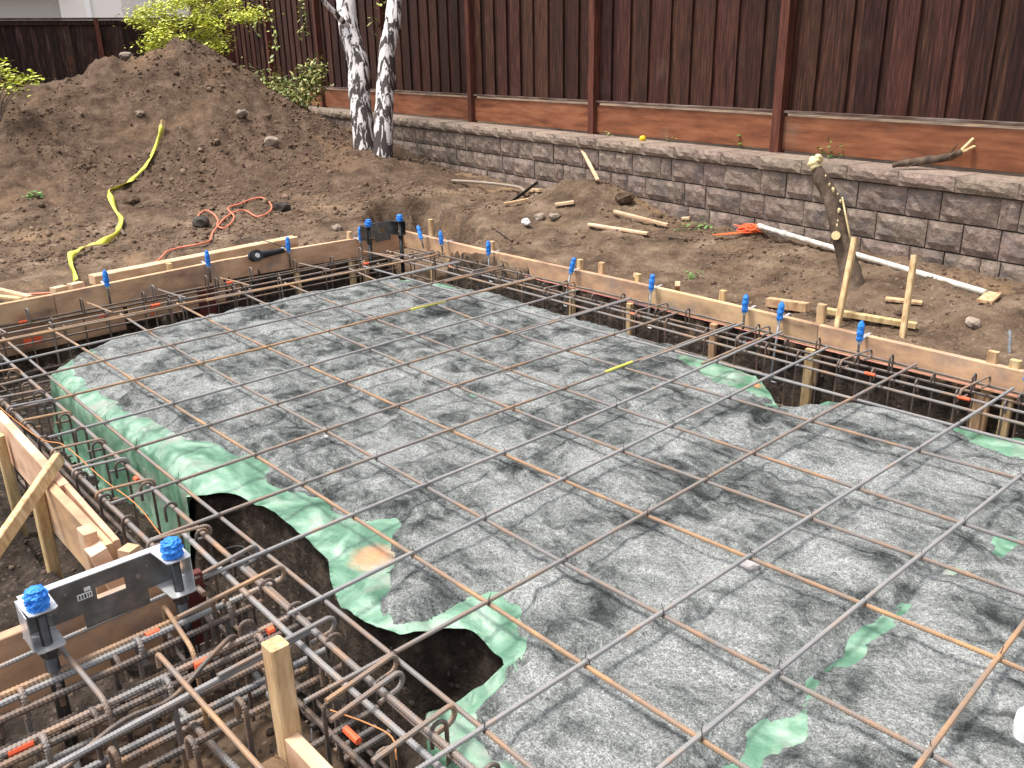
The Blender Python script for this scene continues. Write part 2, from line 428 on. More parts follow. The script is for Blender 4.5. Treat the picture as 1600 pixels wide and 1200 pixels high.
def sheet_z(X, Y):
    d = sdf(X, Y, PAD)
    z = pad_top(X, Y) + .018 * fbm(X, Y, 7, 3, 82) * np.clip(1.2 - exposed(X, Y) / .1, .2, 1)
    # folds running down over the trench edge
    fold = .5 + .5 * np.sin(X * 42 + 4 * fbm(X, Y, 3, 2, 83) * 3)
    z = z + .008 * fold * sstep((d + .10) / .1) * drapes(X, Y)
    drop = np.where(X < 1.39, .36, .40)
    k = sstep((d + .01) / .055); dr = drapes(X, Y)
    z = z - drop * k * (1 + .2 * fbm(X, Y * 0, 6, 2, 84)) * dr - np.where(dr > 0, .05, .012) * sstep((d + .09) / .1)
    z = z + .010 * np.abs(fbm(X, Y, 11, 2, 86)) * 2 * sstep((d + .3) / .2)
    return z
def dmax(x, y):
    """how far past the pad edge the sheet reaches: it drapes down the trench or stops at its cut edge"""
    drape = ((x < -.40) & (x > -2.78) & (y < .6)) | ((x > 1.41) & (y < .4)) | ((x < -2.55) & (y < .9))
    return np.where(drape, .075 + .02 * fbm(x, x * 0, 4, 2, 85), .004)
def sheet_warp(X, Y):
    d = sdf(X, Y, PAD); lim = dmax(X, Y); e = .004
    gx = (sdf(X + e, Y, PAD) - sdf(X - e, Y, PAD)) / (2 * e); gy = (sdf(X, Y + e, PAD) - sdf(X, Y - e, PAD)) / (2 * e)
    over = (d > lim) & (d < lim + .022)
    s = np.where(over, d - lim, 0)
    return X - gx * s, Y - gy * s
sx = axis([(-3.0, 2.4, .014)]); 
# sheets: near strip finely, and the rest coarsely hidden beneath the sand
def mk_sheet(name, x0, x1, y0, y1, st, label):
    me = grid_mesh(name, np.arange(x0, x1, st), np.arange(y0, y1, st), sheet_z, [M['sheet']], None,
                   lambda x, y: (sdf(x, y, PAD) <= dmax(x, y) + .003), True, sheet_warp)
    o = obj(name, me)
    return o
M['sheet'] = mk('green_plastic', [(.3, (.045, .125, .075)), (.44, (.09, .205, .130)), (.56, (.18, .325, .225)), (.70, (.38, .50, .40))], 3.6, 9, .30, .55, 14, .02, dist=1.6, stretch=(1, 1, 1), spec=.6,
                second=(5.0, .54, .72, (.30, .31, .27)))
def add_sheet_paint(m):
    """two orange survey paint spots sprayed on the sheet"""
    nt = m.node_tree; N = nt.nodes; L = nt.links
    bs = [n for n in N if n.type == 'BSDF_PRINCIPLED'][0]
    src = bs.inputs['Base Color'].links[0].from_socket
    ge = N.new('ShaderNodeTexCoord')
    for (x, y, r, c) in ((.60, .41, .10, (.85, .30, .14)), (.60, 2.86, .05, (.9, .22, .06))):
        sb = N.new('ShaderNodeVectorMath'); sb.operation = 'DISTANCE'; sb.inputs[1].default_value = (x, y, -.1); L.new(ge.outputs['Object'], sb.inputs[0])
        nz = N.new('ShaderNodeTexNoise'); nz.inputs['Scale'].default_value = 30; L.new(ge.outputs['Object'], nz.inputs['Vector'])
        ad = N.new('ShaderNodeMath'); ad.operation = 'MULTIPLY_ADD'; ad.inputs[1].default_value = .05; L.new(nz.outputs['Fac'], ad.inputs[0]); L.new(sb.outputs['Value'], ad.inputs[2])
        mr = N.new('ShaderNodeMapRange'); mr.inputs[1].default_value = r * .30; mr.inputs[2].default_value = r * 1.25; mr.inputs[3].default_value = .85; mr.inputs[4].default_value = 0
        L.new(ad.outputs[0], mr.inputs[0])
        mx = N.new('ShaderNodeMix'); mx.data_type = 'RGBA'; L.new(mr.outputs[0], mx.inputs[0]); L.new(src, mx.inputs[6]); mx.inputs[7].default_value = rgb(c); src = mx.outputs[2]
    L.new(src, bs.inputs['Base Color'])
add_sheet_paint(M['sheet'])
sh = mk_sheet('plastic_sheet', -3.0, 4.4, -.14, 3.2, .013, '')
tag(sh, 'green plastic ground sheet under the grey sand, draped over the trench edge', 'plastic sheet')

def sand_mat():
    m = bpy.data.materials.new('grey_gravel_sand'); m.use_nodes = True; nt = m.node_tree; N = nt.nodes; L = nt.links; N.clear()
    out = N.new('ShaderNodeOutputMaterial'); bs = N.new('ShaderNodeBsdfPrincipled'); L.new(bs.outputs[0], out.inputs[0])
    tc = N.new('ShaderNodeTexCoord'); src = tc.outputs['Object']
    def noise(sc, det, ro, di=0.0, st=(1, 1, 1)):
        mp = N.new('ShaderNodeMapping'); mp.inputs['Scale'].default_value = st; L.new(src, mp.inputs[0])
        n = N.new('ShaderNodeTexNoise'); n.inputs['Scale'].default_value = sc; n.inputs['Detail'].default_value = det; n.inputs['Roughness'].default_value = ro; n.inputs['Distortion'].default_value = di
        L.new(mp.outputs[0], n.inputs['Vector']); return n.outputs['Fac']
    def mr(x, a, b, c, d):
        q = N.new('ShaderNodeMapRange'); q.inputs[1].default_value = a; q.inputs[2].default_value = b; q.inputs[3].default_value = c; q.inputs[4].default_value = d; L.new(x, q.inputs[0]); return q.outputs[0]
    def mul(x, y):
        q = N.new('ShaderNodeMath'); q.operation = 'MULTIPLY'; L.new(x, q.inputs[0]); L.new(y, q.inputs[1]); return q.outputs[0]
    big = noise(2.1, 5, .6, .5)
    mid = noise(6.5, 9, .74, .7, (.75, 1.2, 1))
    ad = N.new('ShaderNodeMath'); ad.operation = 'MULTIPLY_ADD'; ad.inputs[1].default_value = .75; L.new(big, ad.inputs[0])
    m8 = N.new('ShaderNodeMath'); m8.operation = 'MULTIPLY'; m8.inputs[1].default_value = .9; L.new(mid, m8.inputs[0]); L.new(m8.outputs[0], ad.inputs[2])
    cr = N.new('ShaderNodeValToRGB'); e = cr.color_ramp.elements
    e[0].position = .64; e[0].color = (.034, .038, .037, 1); e[1].position = 1.0; e[1].color = (.36, .37, .36, 1)
    for p, c in ((.73, (.095, .102, .099)), (.80, (.185, .195, .189)), (.88, (.275, .286, .277))):
        q = e.new(p); q.color = rgb(c)
    L.new(ad.outputs[0], cr.inputs[0])
    v = N.new('ShaderNodeTexVoronoi'); v.inputs['Scale'].default_value = 270; L.new(src, v.inputs['Vector'])
    sp = N.new('ShaderNodeSeparateColor'); L.new(v.outputs['Color'], sp.inputs[0])
    g1 = mr(sp.outputs[0], 0, 1, .48, 1.42)
    g2 = mr(noise(75, 4, .7), .3, .7, .60, 1.38)
    g = mul(g1, g2)
    mx = N.new('ShaderNodeVectorMath'); mx.operation = 'SCALE'; L.new(cr.outputs[0], mx.inputs[0]); L.new(g, mx.inputs['Scale'])
    L.new(mx.outputs[0], bs.inputs['Base Color']); bs.inputs['Roughness'].default_value = .9; bs.inputs['Specular IOR Level'].default_value = .25
    b1 = N.new('ShaderNodeBump'); b1.inputs['Strength'].default_value = 1.0; b1.inputs['Distance'].default_value = .004; L.new(sp.outputs[1], b1.inputs['Height'])
    b2 = N.new('ShaderNodeBump'); b2.inputs['Strength'].default_value = 1.0; b2.inputs['Distance'].default_value = .022; L.new(noise(24, 8, .68, .4), b2.inputs['Height']); L.new(b2.outputs[0], b1.inputs['Normal'])
    L.new(b1.outputs[0], bs.inputs['Normal'])
    return m
M['sand'] = sand_mat()
_r = random.Random(31)
DIMP = [(_r.uniform(-2.7, 3.0), _r.uniform(.2, 3.0), _r.uniform(.05, .13), _r.uniform(.03, .06), _r.uniform(0, 3.14), _r.uniform(.006, .015)) for _ in range(150)]
def dimples(X, Y):
    z = np.zeros(np.shape(X))
    for cx, cy, a, b, t, h in DIMP:
        dx, dy = X - cx, Y - cy; c, s_ = math.cos(t), math.sin(t)
        r2 = ((dx * c + dy * s_) / a) ** 2 + ((-dx * s_ + dy * c) / b) ** 2
        k = r2 < 6
        z = z + 1.25 * np.where(k, -h * np.exp(-r2 ** 2 * .9) + h * .6 * np.exp(-(np.sqrt(np.maximum(r2, 0)) - 1.35) ** 2 * 9) * (np.sin(np.arctan2(dy, dx) + t * 3) > -.4), 0)
    return z
def sand_t(X, Y):
    d = sdf(X, Y, PAD); e = exposed(X, Y)
    n = fbm(X, Y, 9, 4, 91)
    t = .036 + .010 * fbm(X, Y, 1.6, 3, 92)
    t = t * sstep((-d - .004) / .028) - .002
    t = np.where(e < .07, np.minimum(t, (e + np.where(X > 1.9, .022, .035) * n + .006 * np.sign(n) + np.where(X > 1.9, .010, .004)) * .35), t)
    return t
def bumps(X, Y):
    wx = X + .10 * fbm(X, Y, 3, 2, 95); wy = Y + .10 * fbm(X, Y, 3, 2, 96)
    r = 1 - np.abs(fbm(wx, wy, 4.2, 3, 93)) * 4
    return dimples(X, Y) + .016 * fbm(wx, wy, 3.5, 4, 94) + .007 * np.clip(r, -1, 1) + .005 * fbm(X, Y, 26, 2, 97) + .0035 * fbm(X, Y, 70, 1, 98)
def sand_z(X, Y):
    t = sand_t(X, Y)
    return sheet_z(X, Y) + t + bumps(X, Y) * np.clip(t / .02, 0, 1)
sand = obj('sand_bed', grid_mesh('sand_bed', np.arange(-2.9, 4.3, .012), np.arange(.0, 3.14, .012), sand_z, [M['sand']], None,
           lambda x, y: (sdf(x, y, PAD) < -.006) & (sand_t(x, y) > -.009), True))
sand['kind'] = 'structure'

M['clayclod'] = mk('clay_crumb', [(.3, (.04, .028, .021)), (.55, (.09, .065, .05)), (.8, (.17, .13, .10))], 14, 8, .9, .8, 60, .01, rnd=.4, rndhue=.01, island=True, spec=.2)  # crumbs share the darkened tone of the trench soil
# ------------------------------------------------------------------ loose clods (uncountable) and single rocks
def ico():
    t = (1 + 5 ** .5) / 2
    V = np.array([(-1, t, 0), (1, t, 0), (-1, -t, 0), (1, -t, 0), (0, -1, t), (0, 1, t), (0, -1, -t), (0, 1, -t), (t, 0, -1), (t, 0, 1), (-t, 0, -1), (-t, 0, 1)], float)
    F = np.array([(0, 11, 5), (0, 5, 1), (0, 1, 7), (0, 7, 10), (0, 10, 11), (1, 5, 9), (5, 11, 4), (11, 10, 2), (10, 7, 6), (7, 1, 8), (3, 9, 4), (3, 4, 2), (3, 2, 6), (3, 6, 8), (3, 8, 9), (4, 9, 5), (2, 4, 11), (6, 2, 10), (8, 6, 7), (9, 8, 1)])
    return V / np.linalg.norm(V[0]), F
IV, IF = ico()
def clods(name, pts, sizes, mat):
    n = len(pts)
    a = rng.rand(n, 12, 1) * .75 + .55
    V = IV[None] * a * (np.array([1, 1, .85])[None, None])
    an = rng.rand(n) * 6.283; c, s = np.cos(an)[:, None], np.sin(an)[:, None]
    X = V[..., 0] * c - V[..., 1] * s; Y = V[..., 0] * s + V[..., 1] * c
    sz = sizes[:, None]
    V = np.stack([X * sz + pts[:, 0:1], Y * sz * (.75 + .4 * rng.rand(n, 1)) + pts[:, 1:2], V[..., 2] * sz + pts[:, 2:3]], -1).reshape(-1, 3)
    F = (IF[None] + (np.arange(n) * 12)[:, None, None]).reshape(-1, 3)
    me = bpy.data.meshes.new(name)
    me.vertices.add(len(V)); me.vertices.foreach_set('co', V.astype(np.float32).ravel())
    me.loops.add(F.size); me.loops.foreach_set('vertex_index', F.astype(np.int32).ravel())
    me.polygons.add(len(F)); me.polygons.foreach_set('loop_start', np.arange(0, F.size, 3, dtype=np.int32))
    me.update(calc_edges=True); me.materials.append(mat)
    o = obj(name, me); o['kind'] = 'stuff'; return o
def scatter(n, x0, x1, y0, y1, cond):
    x = rng.uniform(x0, x1, n); y = rng.uniform(y0, y1, n); k = cond(x, y); x, y = x[k], y[k]
    return np.c_[x, y, ground_z(x, y)]
dens = lambda x, y: (fbm(x, y, 1.3, 3, 101) + .35 * rng.rand(len(x)) > .06)
outc = lambda x, y: (sdf(x, y, OUTP) > .03) & (y < wally(x) - .02) & dens(x, y)
p1 = scatter(42000, -12, -4.0, -1, 7.3, outc); p2 = scatter(15000, -4.2, 2.6, 3.7, 6.2, outc)
P = np.r_[p1, p2]; P[:, 2] -= .003; s = .006 + .018 * rng.rand(len(P)) ** 3 + (rng.rand(len(P)) < .03) * .035 * rng.rand(len(P))
s = s * np.where(P[:, 0] < -5, 1.08, .75)
o = clods('soil_clods', P, s, M['clod']); tag(o, 'loose brown soil clods strewn over the mound and the bare ground', 'soil')
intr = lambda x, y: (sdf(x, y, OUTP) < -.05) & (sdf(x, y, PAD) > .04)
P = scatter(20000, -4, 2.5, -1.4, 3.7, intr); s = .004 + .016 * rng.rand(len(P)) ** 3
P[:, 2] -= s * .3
o = clods('trench_clods', P, s, M['clayclod']); tag(o, 'dark shade-toned crumbs of clay lying in the footing trench', 'soil')

def rockobj(p, sz, mat, label, name='rock', flatn=.7, seed=0, rz=0, grp=None, cat='rock'):
    r = np.random.RandomState(seed)
    V, F = IV.copy(), IF
    # one subdivision
    em = {}; Vl = [tuple(v) for v in V]; Fn = []
    def mid(a, b):
        k = (min(a, b), max(a, b))
        if k not in em:
            q = (np.array(Vl[a]) + np.array(Vl[b])) / 2; em[k] = len(Vl); Vl.append(tuple(q / np.linalg.norm(q)))
        return em[k]
    for a, b, c in F:
        ab, bc, ca = mid(a, b), mid(b, c), mid(c, a); Fn += [(a, ab, ca), (b, bc, ab), (c, ca, bc), (ab, bc, ca)]
    V = np.array(Vl); V = np.sign(V) * np.abs(V) ** .8; V = V * (1 + .42 * (r.rand(len(V), 1) - .5)) * np.array([1, .8, flatn]) * sz
    o = obj(name, mesh(name, V, Fn, mat), None, p, (0, 0, rz))
    tag(o, label, cat, grp); return o
R_ = [((527, 360), .055, 'rock', 'pale rounded stone on the bare soil beyond the far form corner'),
      ((441, 330), .085, 'darkrock', 'big dark clod of clay beside the orange cord loop'),
      ((315, 352), .095, 'darkrock', 'large dark lump of clay under the end of the orange cord'),
      ((425, 228), .10, 'rock', 'broad reddish stone on the right flank of the dirt mound'),
      ((378, 181), .085, 'rock', 'flat pale stone slab high on the right side of the dirt mound'),
      ((219, 180), .06, 'rock', 'tan stone in the upper middle of the dirt mound'),
      ((198, 92), .09, 'rock', 'pale stone on the skyline shoulder of the dirt mound'),
      ((843, 343), .06, 'rock', 'pale broken stone beside the white crumpled paper'),
      ((866, 342), .055, 'rock', 'brown broken stone between the paper and the small dirt pile'),
      ((1520, 510), .05, 'rock', 'rough pale stone near the steel rod at the right'),
      ((205, 318), .09, 'mound_soil', 'big brown clod beside the yellow tape at the mound foot'),
      ((976, 318), .10, 'mound_soil', 'dark clod at the right end of the small dirt pile')]
for i, (px, sz, mt, lb) in enumerate(R_):
    rockobj(hit(*px, f=ground_z, lift=sz * .35), sz, M[mt], lb, seed=i, rz=i * 1.3, flatn=.62, name='soil_clod' if 'clod' in lb else 'rock', cat='clod' if 'clod' in lb or 'lump' in lb else 'rock')
M['chip'] = mk('pale_chunk', [(.3, (.30, .27, .26)), (.7, (.46, .43, .42))], 20, 5, .8, .4, 60, .004)
for i, (u, v, sz, lb) in enumerate([(1172, 884, .030, 'pinkish grey stone on the sand under a bar crossing in the lower right'), (508, 684, .022, 'small grey stone on the sand left of the middle of the bar grid')]):
    p = at(u, v, -.065); rockobj(p, sz, M['chip'], lb, name='rock', seed=40 + i, rz=i, flatn=.6)

# ------------------------------------------------------------------ more materials
M['block'] = mk('split_face_block', [(.28, (.105, .077, .062)), (.45, (.20, .150, .121)), (.58, (.28, .215, .175)), (.75, (.42, .34, .285))], 16, 9, .93, .85, 42, .018, nrough=.75, rnd=.13, rndhue=.008, second=(5, .5, .7, (.135, .112, .105)), spec=.2)
M['cap'] = mk('cap_block', [(.28, (.12, .090, .071)), (.48, (.235, .180, .142)), (.62, (.32, .25, .198)), (.78, (.44, .355, .29))], 22, 9, .93, .8, 55, .014, nrough=.75, rnd=.14, rndhue=.010, spec=.2)
M['joint'] = flat('wall_core', (.03, .025, .022), .95)
M['picket'] = mk('stained_picket', [(.32, (.014, .0052, .0042)), (.5, (.044, .0170, .0115)), (.62, (.078, .031, .0200)), (.82, (.16, .078, .052))], 7, 8, .72, .5, 30, .004, stretch=(9, 9, .5), rnd=.50, rndhue=.010, bstretch=(8, 8, .6), nrough=.65, second=(2.2, .60, .8, (.085, .05, .036)), spec=.2)
M['oldpicket'] = mk('weathered_picket', [(.32, (.012, .008, .007)), (.48, (.035, .02, .016)), (.62, (.075, .042, .034)), (.8, (.17, .125, .105))], 7, 8, .8, .5, 30, .004, stretch=(7, 7, .45), rnd=.55, rndhue=.012, bstretch=(8, 8, .6), second=(3, .6, .72, (.10, .03, .02)), spec=.2)
M['post'] = mk('stained_post', [(.3, (.04, .013, .010)), (.55, (.12, .038, .024)), (.8, (.17, .066, .042))], 6, 7, .7, .4, 30, .004, stretch=(6, 6, .6), rnd=.12, bstretch=(8, 8, .6), spec=.25)
M['kick'] = mk('redwood_kickboard', [(.3, (.105, .034, .016)), (.5, (.215, .076, .035)), (.7, (.30, .125, .064))], 3.0, 8, .7, .35, 26, .004, stretch=(.7, 3, 5), rnd=.15, bstretch=(.6, 8, 9), second=(1.3, .60, .82, (.20, .145, .105)), spec=.25)
M['rail'] = mk('weathered_rail', [(.3, (.045, .022, .017)), (.5, (.10, .062, .048)), (.7, (.22, .18, .155))], 6, 7, .8, .4, 30, .004, stretch=(.6, 4, 4), rnd=.15, spec=.2)
M['form'] = mk('form_board', [(.28, (.20, .12, .08)), (.40, (.39, .245, .155)), (.54, (.60, .375, .215)), (.70, (.70, .48, .30))], 2.6, 8, .75, .35, 30, .003, stretch=(1, 1, 2.2), rnd=.10, rndhue=.008, second=(3.4, .56, .72, (.30, .235, .205)), bstretch=(1, 1, 7), spec=.25)
M['pine'] = mk('raw_pine', [(.3, (.46, .28, .165)), (.5, (.64, .43, .275)), (.7, (.76, .56, .39))], 4, 7, .7, .3, 40, .002, stretch=(1.5, 1.5, 3), rnd=.12, rndhue=.01, bstretch=(2, 2, 6), spec=.25)
M['stake'] = mk('stake_wood', [(.3, (.34, .20, .10)), (.5, (.56, .38, .20)), (.7, (.70, .52, .31))], 12, 7, .7, .35, 30, .003, stretch=(3, 3, .7), rnd=.14, rndhue=.012, bstretch=(6, 6, 1), second=(7, .64, .74, (.30, .17, .10)), spec=.25)
M['redwood'] = flat('red_painted_wood', (.11, .022, .018), .7, bump=.2)
def steel(name, a, b, c, pos=(.38, .5, .62), s=5):
    return mk(name, [(pos[0], a), (pos[1], b), (pos[2], c)], s, 8, .6, .25, 200, .0012, metal=.0, nrough=.7, spec=.55)
M['bar_mix'] = steel('rebar_mixed', (.19, .175, .167), (.22, .158, .122), (.35, .20, .105), (.44, .54, .68))
M['bar_rust'] = steel('rebar_rusty', (.20, .165, .145), (.28, .175, .108), (.41, .24, .115), (.38, .50, .64))
M['bar_grey'] = steel('rebar_grey', (.20, .195, .197), (.25, .237, .23), (.32, .20, .125), (.40, .55, .68))
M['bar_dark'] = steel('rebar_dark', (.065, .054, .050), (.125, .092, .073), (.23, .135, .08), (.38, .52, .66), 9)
M['wire'] = flat('tie_wire', (.05, .042, .04), .5)
M['opaint'] = flat('orange_marking_paint', (.86, .13, .05), .6, bump=.3)
M['ypaint'] = flat('yellow_marking_paint', (.62, .62, .12), .6, bump=.3)
M['bolt'] = mk('bolt_steel', [(.4, (.28, .29, .30)), (.6, (.45, .46, .47))], 30, 4, .38, .2, 200, .001, metal=.75)
M['blackrod'] = mk('black_rod', [(.4, (.028, .028, .03)), (.6, (.06, .058, .058))], 14, 4, .32, .15, 60, .001, metal=.4, spec=.6)
M['galv'] = mk('galvanised_plate', [(.38, (.50, .51, .52)), (.52, (.60, .61, .62)), (.66, (.68, .69, .70))], 26, 5, .30, .06, 60, .0008, metal=.45, spec=.7)
M['blue'] = mk('blue_tape', [(.35, (.015, .16, .62)), (.65, (.045, .30, .86))], 40, 5, .55, .7, 55, .006, spec=.4)
M['sticker'] = flat('paper_sticker', (.78, .78, .76), .6, var=.03)
M['ink'] = flat('printed_ink', (.04, .04, .05), .6)
M['birch'] = None
M['pvc'] = mk('white_pvc', [(.35, (.38, .34, .28)), (.6, (.64, .60, .53))], 14, 6, .45, .1, 60, .002)
M['white'] = flat('white_plastic', (.86, .86, .86), .35, var=.02)
M['orangenet'] = flat('orange_netting', (.88, .16, .045), .5)
M['cord'] = flat('orange_cord', (.74, .21, .12), .5, var=.05)
M['tape'] = mk('yellow_tape', [(.4, (.62, .62, .06)), (.6, (.80, .78, .13))], 25, 4, .4, .3, 30, .004)
M['black'] = flat('black_plastic', (.022, .024, .028), .45)
M['disc'] = flat('grinder_disc', (.05, .05, .055), .6, bump=.3)
M['yellow'] = flat('yellow_ball', (.85, .55, .02), .5)
M['twine'] = flat('pink_string', (.85, .28, .26), .7)
M['wirerust'] = flat('orange_wire', (.55, .22, .07), .6)
M['blackpipe'] = flat('black_hose', (.05, .045, .04), .5)
M['shovel'] = flat('shovel_steel', (.035, .03, .028), .5, metal=.4)
M['shaft'] = flat('shovel_shaft', (.28, .22, .17), .6, bump=.2)
M['paper'] = flat('white_paper', (.80, .78, .78), .8, bump=.4)
M['leafy'] = mk('maple_leaf', [(.35, (.36, .44, .035)), (.6, (.66, .66, .09))], 3, 3, .5, 0, rnd=.3, rndhue=.02, island=True)
M['leafd'] = mk('shrub_leaf', [(.35, (.12, .16, .035)), (.6, (.36, .36, .10))], 4, 3, .5, 0, rnd=.45, rndhue=.04, island=True)
M['leafl'] = mk('vine_leaf', [(.35, (.20, .27, .06)), (.6, (.42, .44, .14))], 4, 3, .5, 0, rnd=.35, rndhue=.03, island=True)
M['weed'] = mk('weed_leaf', [(.35, (.07, .19, .04)), (.6, (.16, .32, .07))], 4, 3, .6, 0, rnd=.3, rndhue=.02, island=True)
M['twig'] = flat('twig_bark', (.16, .11, .08), .8)
M['stucco'] = flat('white_stucco', (.80, .765, .73), .9, bump=.3, bscale=40, var=.03)
M['recess'] = flat('recess_shade_grey', (.42, .41, .39), .8, var=.03)  # shadow of the house recess, put into the wall colour as grey
M['trim'] = flat('white_trim', (.86, .85, .84), .6, var=.02)
M['roof'] = flat('roof_shingle', (.12, .11, .10), .9, bump=.5)
M['barkd'] = mk('brown_bark', [(.3, (.04, .027, .019)), (.5, (.105, .070, .047)), (.75, (.21, .15, .105))], 14, 8, .85, .8, 30, .012, stretch=(1, 1, .35))
M['heart'] = mk('fresh_cut_wood', [(.35, (.62, .46, .22)), (.65, (.82, .68, .38))], 20, 5, .7, .4, 60, .004)

def birch_mat():
    m = bpy.data.materials.new('birch_bark'); m.use_nodes = True; nt = m.node_tree; N = nt.nodes; L = nt.links; N.clear()
    out = N.new('ShaderNodeOutputMaterial'); bs = N.new('ShaderNodeBsdfPrincipled'); L.new(bs.outputs[0], out.inputs[0])
    tc = N.new('ShaderNodeTexCoord')
    mp = N.new('ShaderNodeMapping'); mp.inputs['Scale'].default_value = (1, 1, .24); L.new(tc.outputs['Object'], mp.inputs[0])
    n1 = N.new('ShaderNodeTexNoise'); n1.inputs['Scale'].default_value = 13; n1.inputs['Detail'].default_value = 7; n1.inputs['Roughness'].default_value = .62; n1.inputs['Distortion'].default_value = .9; L.new(mp.outputs[0], n1.inputs['Vector'])
    n2 = N.new('ShaderNodeTexNoise'); n2.inputs['Scale'].default_value = 2.6; n2.inputs['Detail'].default_value = 3; L.new(tc.outputs['Object'], n2.inputs['Vector'])
    sx = N.new('ShaderNodeSeparateXYZ'); L.new(tc.outputs['Object'], sx.inputs[0])
    mz = N.new('ShaderNodeMapRange'); mz.inputs[1].default_value = 0; mz.inputs[2].default_value = 2.6; mz.inputs[3].default_value = .562; mz.inputs[4].default_value = .435; L.new(sx.outputs['Z'], mz.inputs[0])
    ma = N.new('ShaderNodeMath'); ma.operation = 'MULTIPLY_ADD'; ma.inputs[1].default_value = .22; L.new(n2.outputs['Fac'], ma.inputs[0]); L.new(mz.outputs[0], ma.inputs[2])
    lt = N.new('ShaderNodeMath'); lt.operation = 'SUBTRACT'; L.new(n1.outputs['Fac'], lt.inputs[0]); L.new(ma.outputs[0], lt.inputs[1])
    ad = N.new('ShaderNodeMath'); ad.operation = 'ADD'; ad.inputs[1].default_value = .13; L.new(lt.outputs[0], ad.inputs[0])
    cr = N.new('ShaderNodeValToRGB'); e = cr.color_ramp.elements; e[0].position = .0; e[0].color = (.055, .042, .038, 1); e[1].position = .03; e[1].color = (.76, .71, .69, 1)
    L.new(ad.outputs[0], cr.inputs[0]); L.new(cr.outputs[0], bs.inputs['Base Color']); bs.inputs['Roughness'].default_value = .75
    bp = N.new('ShaderNodeBump'); bp.inputs['Strength'].default_value = .8; bp.inputs['Distance'].default_value = .02; L.new(cr.outputs[0], bp.inputs['Height']); L.new(bp.outputs[0], bs.inputs['Normal'])
    return m
M['birch'] = birch_mat()

# ------------------------------------------------------------------ retaining wall
WA = math.atan2(WS, -1.0)               # local x runs away along the wall, local y towards the yard
def wloc(s, off=0.0, z=0.0):            # a point s metres along the wall from its reference point
    d = Vector((-1, WS, 0)).normalized(); n = Vector((-d.y, d.x, 0))
    return Vector((WP[0], WP[1], 0)) + d * s + n * off + Vector((0, 0, z))
wall = thing('retaining_wall', 'low retaining wall of brown split-face concrete blocks with a cap course', 'retaining wall', (WP[0], WP[1], 0), WA)
def block_me(w, h, d, seed, amp=.0075, mat='block', nx=6, nz=4):
    """split face towards +y, grid of uneven facets with drawn-in arrises"""
    r = np.random.RandomState(seed); V = []; F = []
    for i in range(nx + 1):
        for k in range(nz + 1):
            edge = i in (0, nx) or k in (0, nz)
            V.append((-w / 2 + w * i / nx + (0 if edge else .012 * (r.rand() - .5)), (-.014 - .004 * r.rand()) if edge else amp * (r.rand() * 2 - .7), h * k / nz + (0 if edge else .012 * (r.rand() - .5))))
    q = lambda i, k: i * (nz + 1) + k
    for i in range(nx):
        for k in range(nz): F.append((q(i, k), q(i, k + 1), q(i + 1, k + 1), q(i + 1, k)))
    n = len(V); V += [(-w / 2, -d, 0), (w / 2, -d, 0), (w / 2, -d, h), (-w / 2, -d, h)]
    F.append(tuple([n + 3, n + 2] + [q(i, nz) for i in range(nx, -1, -1)]))
    F.append(tuple([q(0, k) for k in range(nz + 1)][::-1] + [n, n + 3])); F.append(tuple([q(nx, k) for k in range(nz + 1)] + [n + 2, n + 1]))
    F.append(tuple([n, n + 1] + [q(i, 0) for i in range(nx, -1, -1)][::1]))
    return mesh('block', V, F, M[mat])
WIDTHS = [.42, .27, .14, .42, .27]
bl = {}
for wd in (.42, .27, .14):
    for v in range(4): bl[(wd, v)] = block_me(wd - .008, .199, .20, int(wd * 100) + v * 7)
cp = {}
for wd in (.44, .30, .15):
    for v in range(4): cp[(wd, v)] = block_me(wd - .004, .104, .33, int(wd * 100) + v * 9 + 3, .008, 'cap', 6, 3)
rr = random.Random(3)
s0, s1 = -.75, 14.6
TILT = .0045
for row, (zb, so_) in enumerate([(-.005, .1), (.205, .0), (.415, .17)]):
    s = s0 + so_
    lo = s0 if row else s0
    while s < s1:
        wd = rr.choice([.42, .42, .27, .27, .27, .14])
        if row == 0 and s > 9: break
        o = obj('block', bl[(wd, rr.randrange(4))], wall, (s + wd / 2, rr.uniform(-.006, .006), zb + TILT * max(0, s)), (0, 0, rr.uniform(-.012, .012)))
        s += wd
s = s0
while s < s1 + .2:
    wd = rr.choice([.44, .44, .30, .30, .15]) if s > 2.6 else .44
    obj('cap_block', cp[(wd, rr.randrange(4))], wall, (s + wd / 2, .03 + rr.uniform(-.003, .003), .626 + TILT * max(0, s)), (0, 0, rr.uniform(-.006, .006)))
    s += wd
MB().box(((s0 + s1) / 2, -.115, .30), (s1 - s0, .16, .62)).build('core', M['joint'], wall)

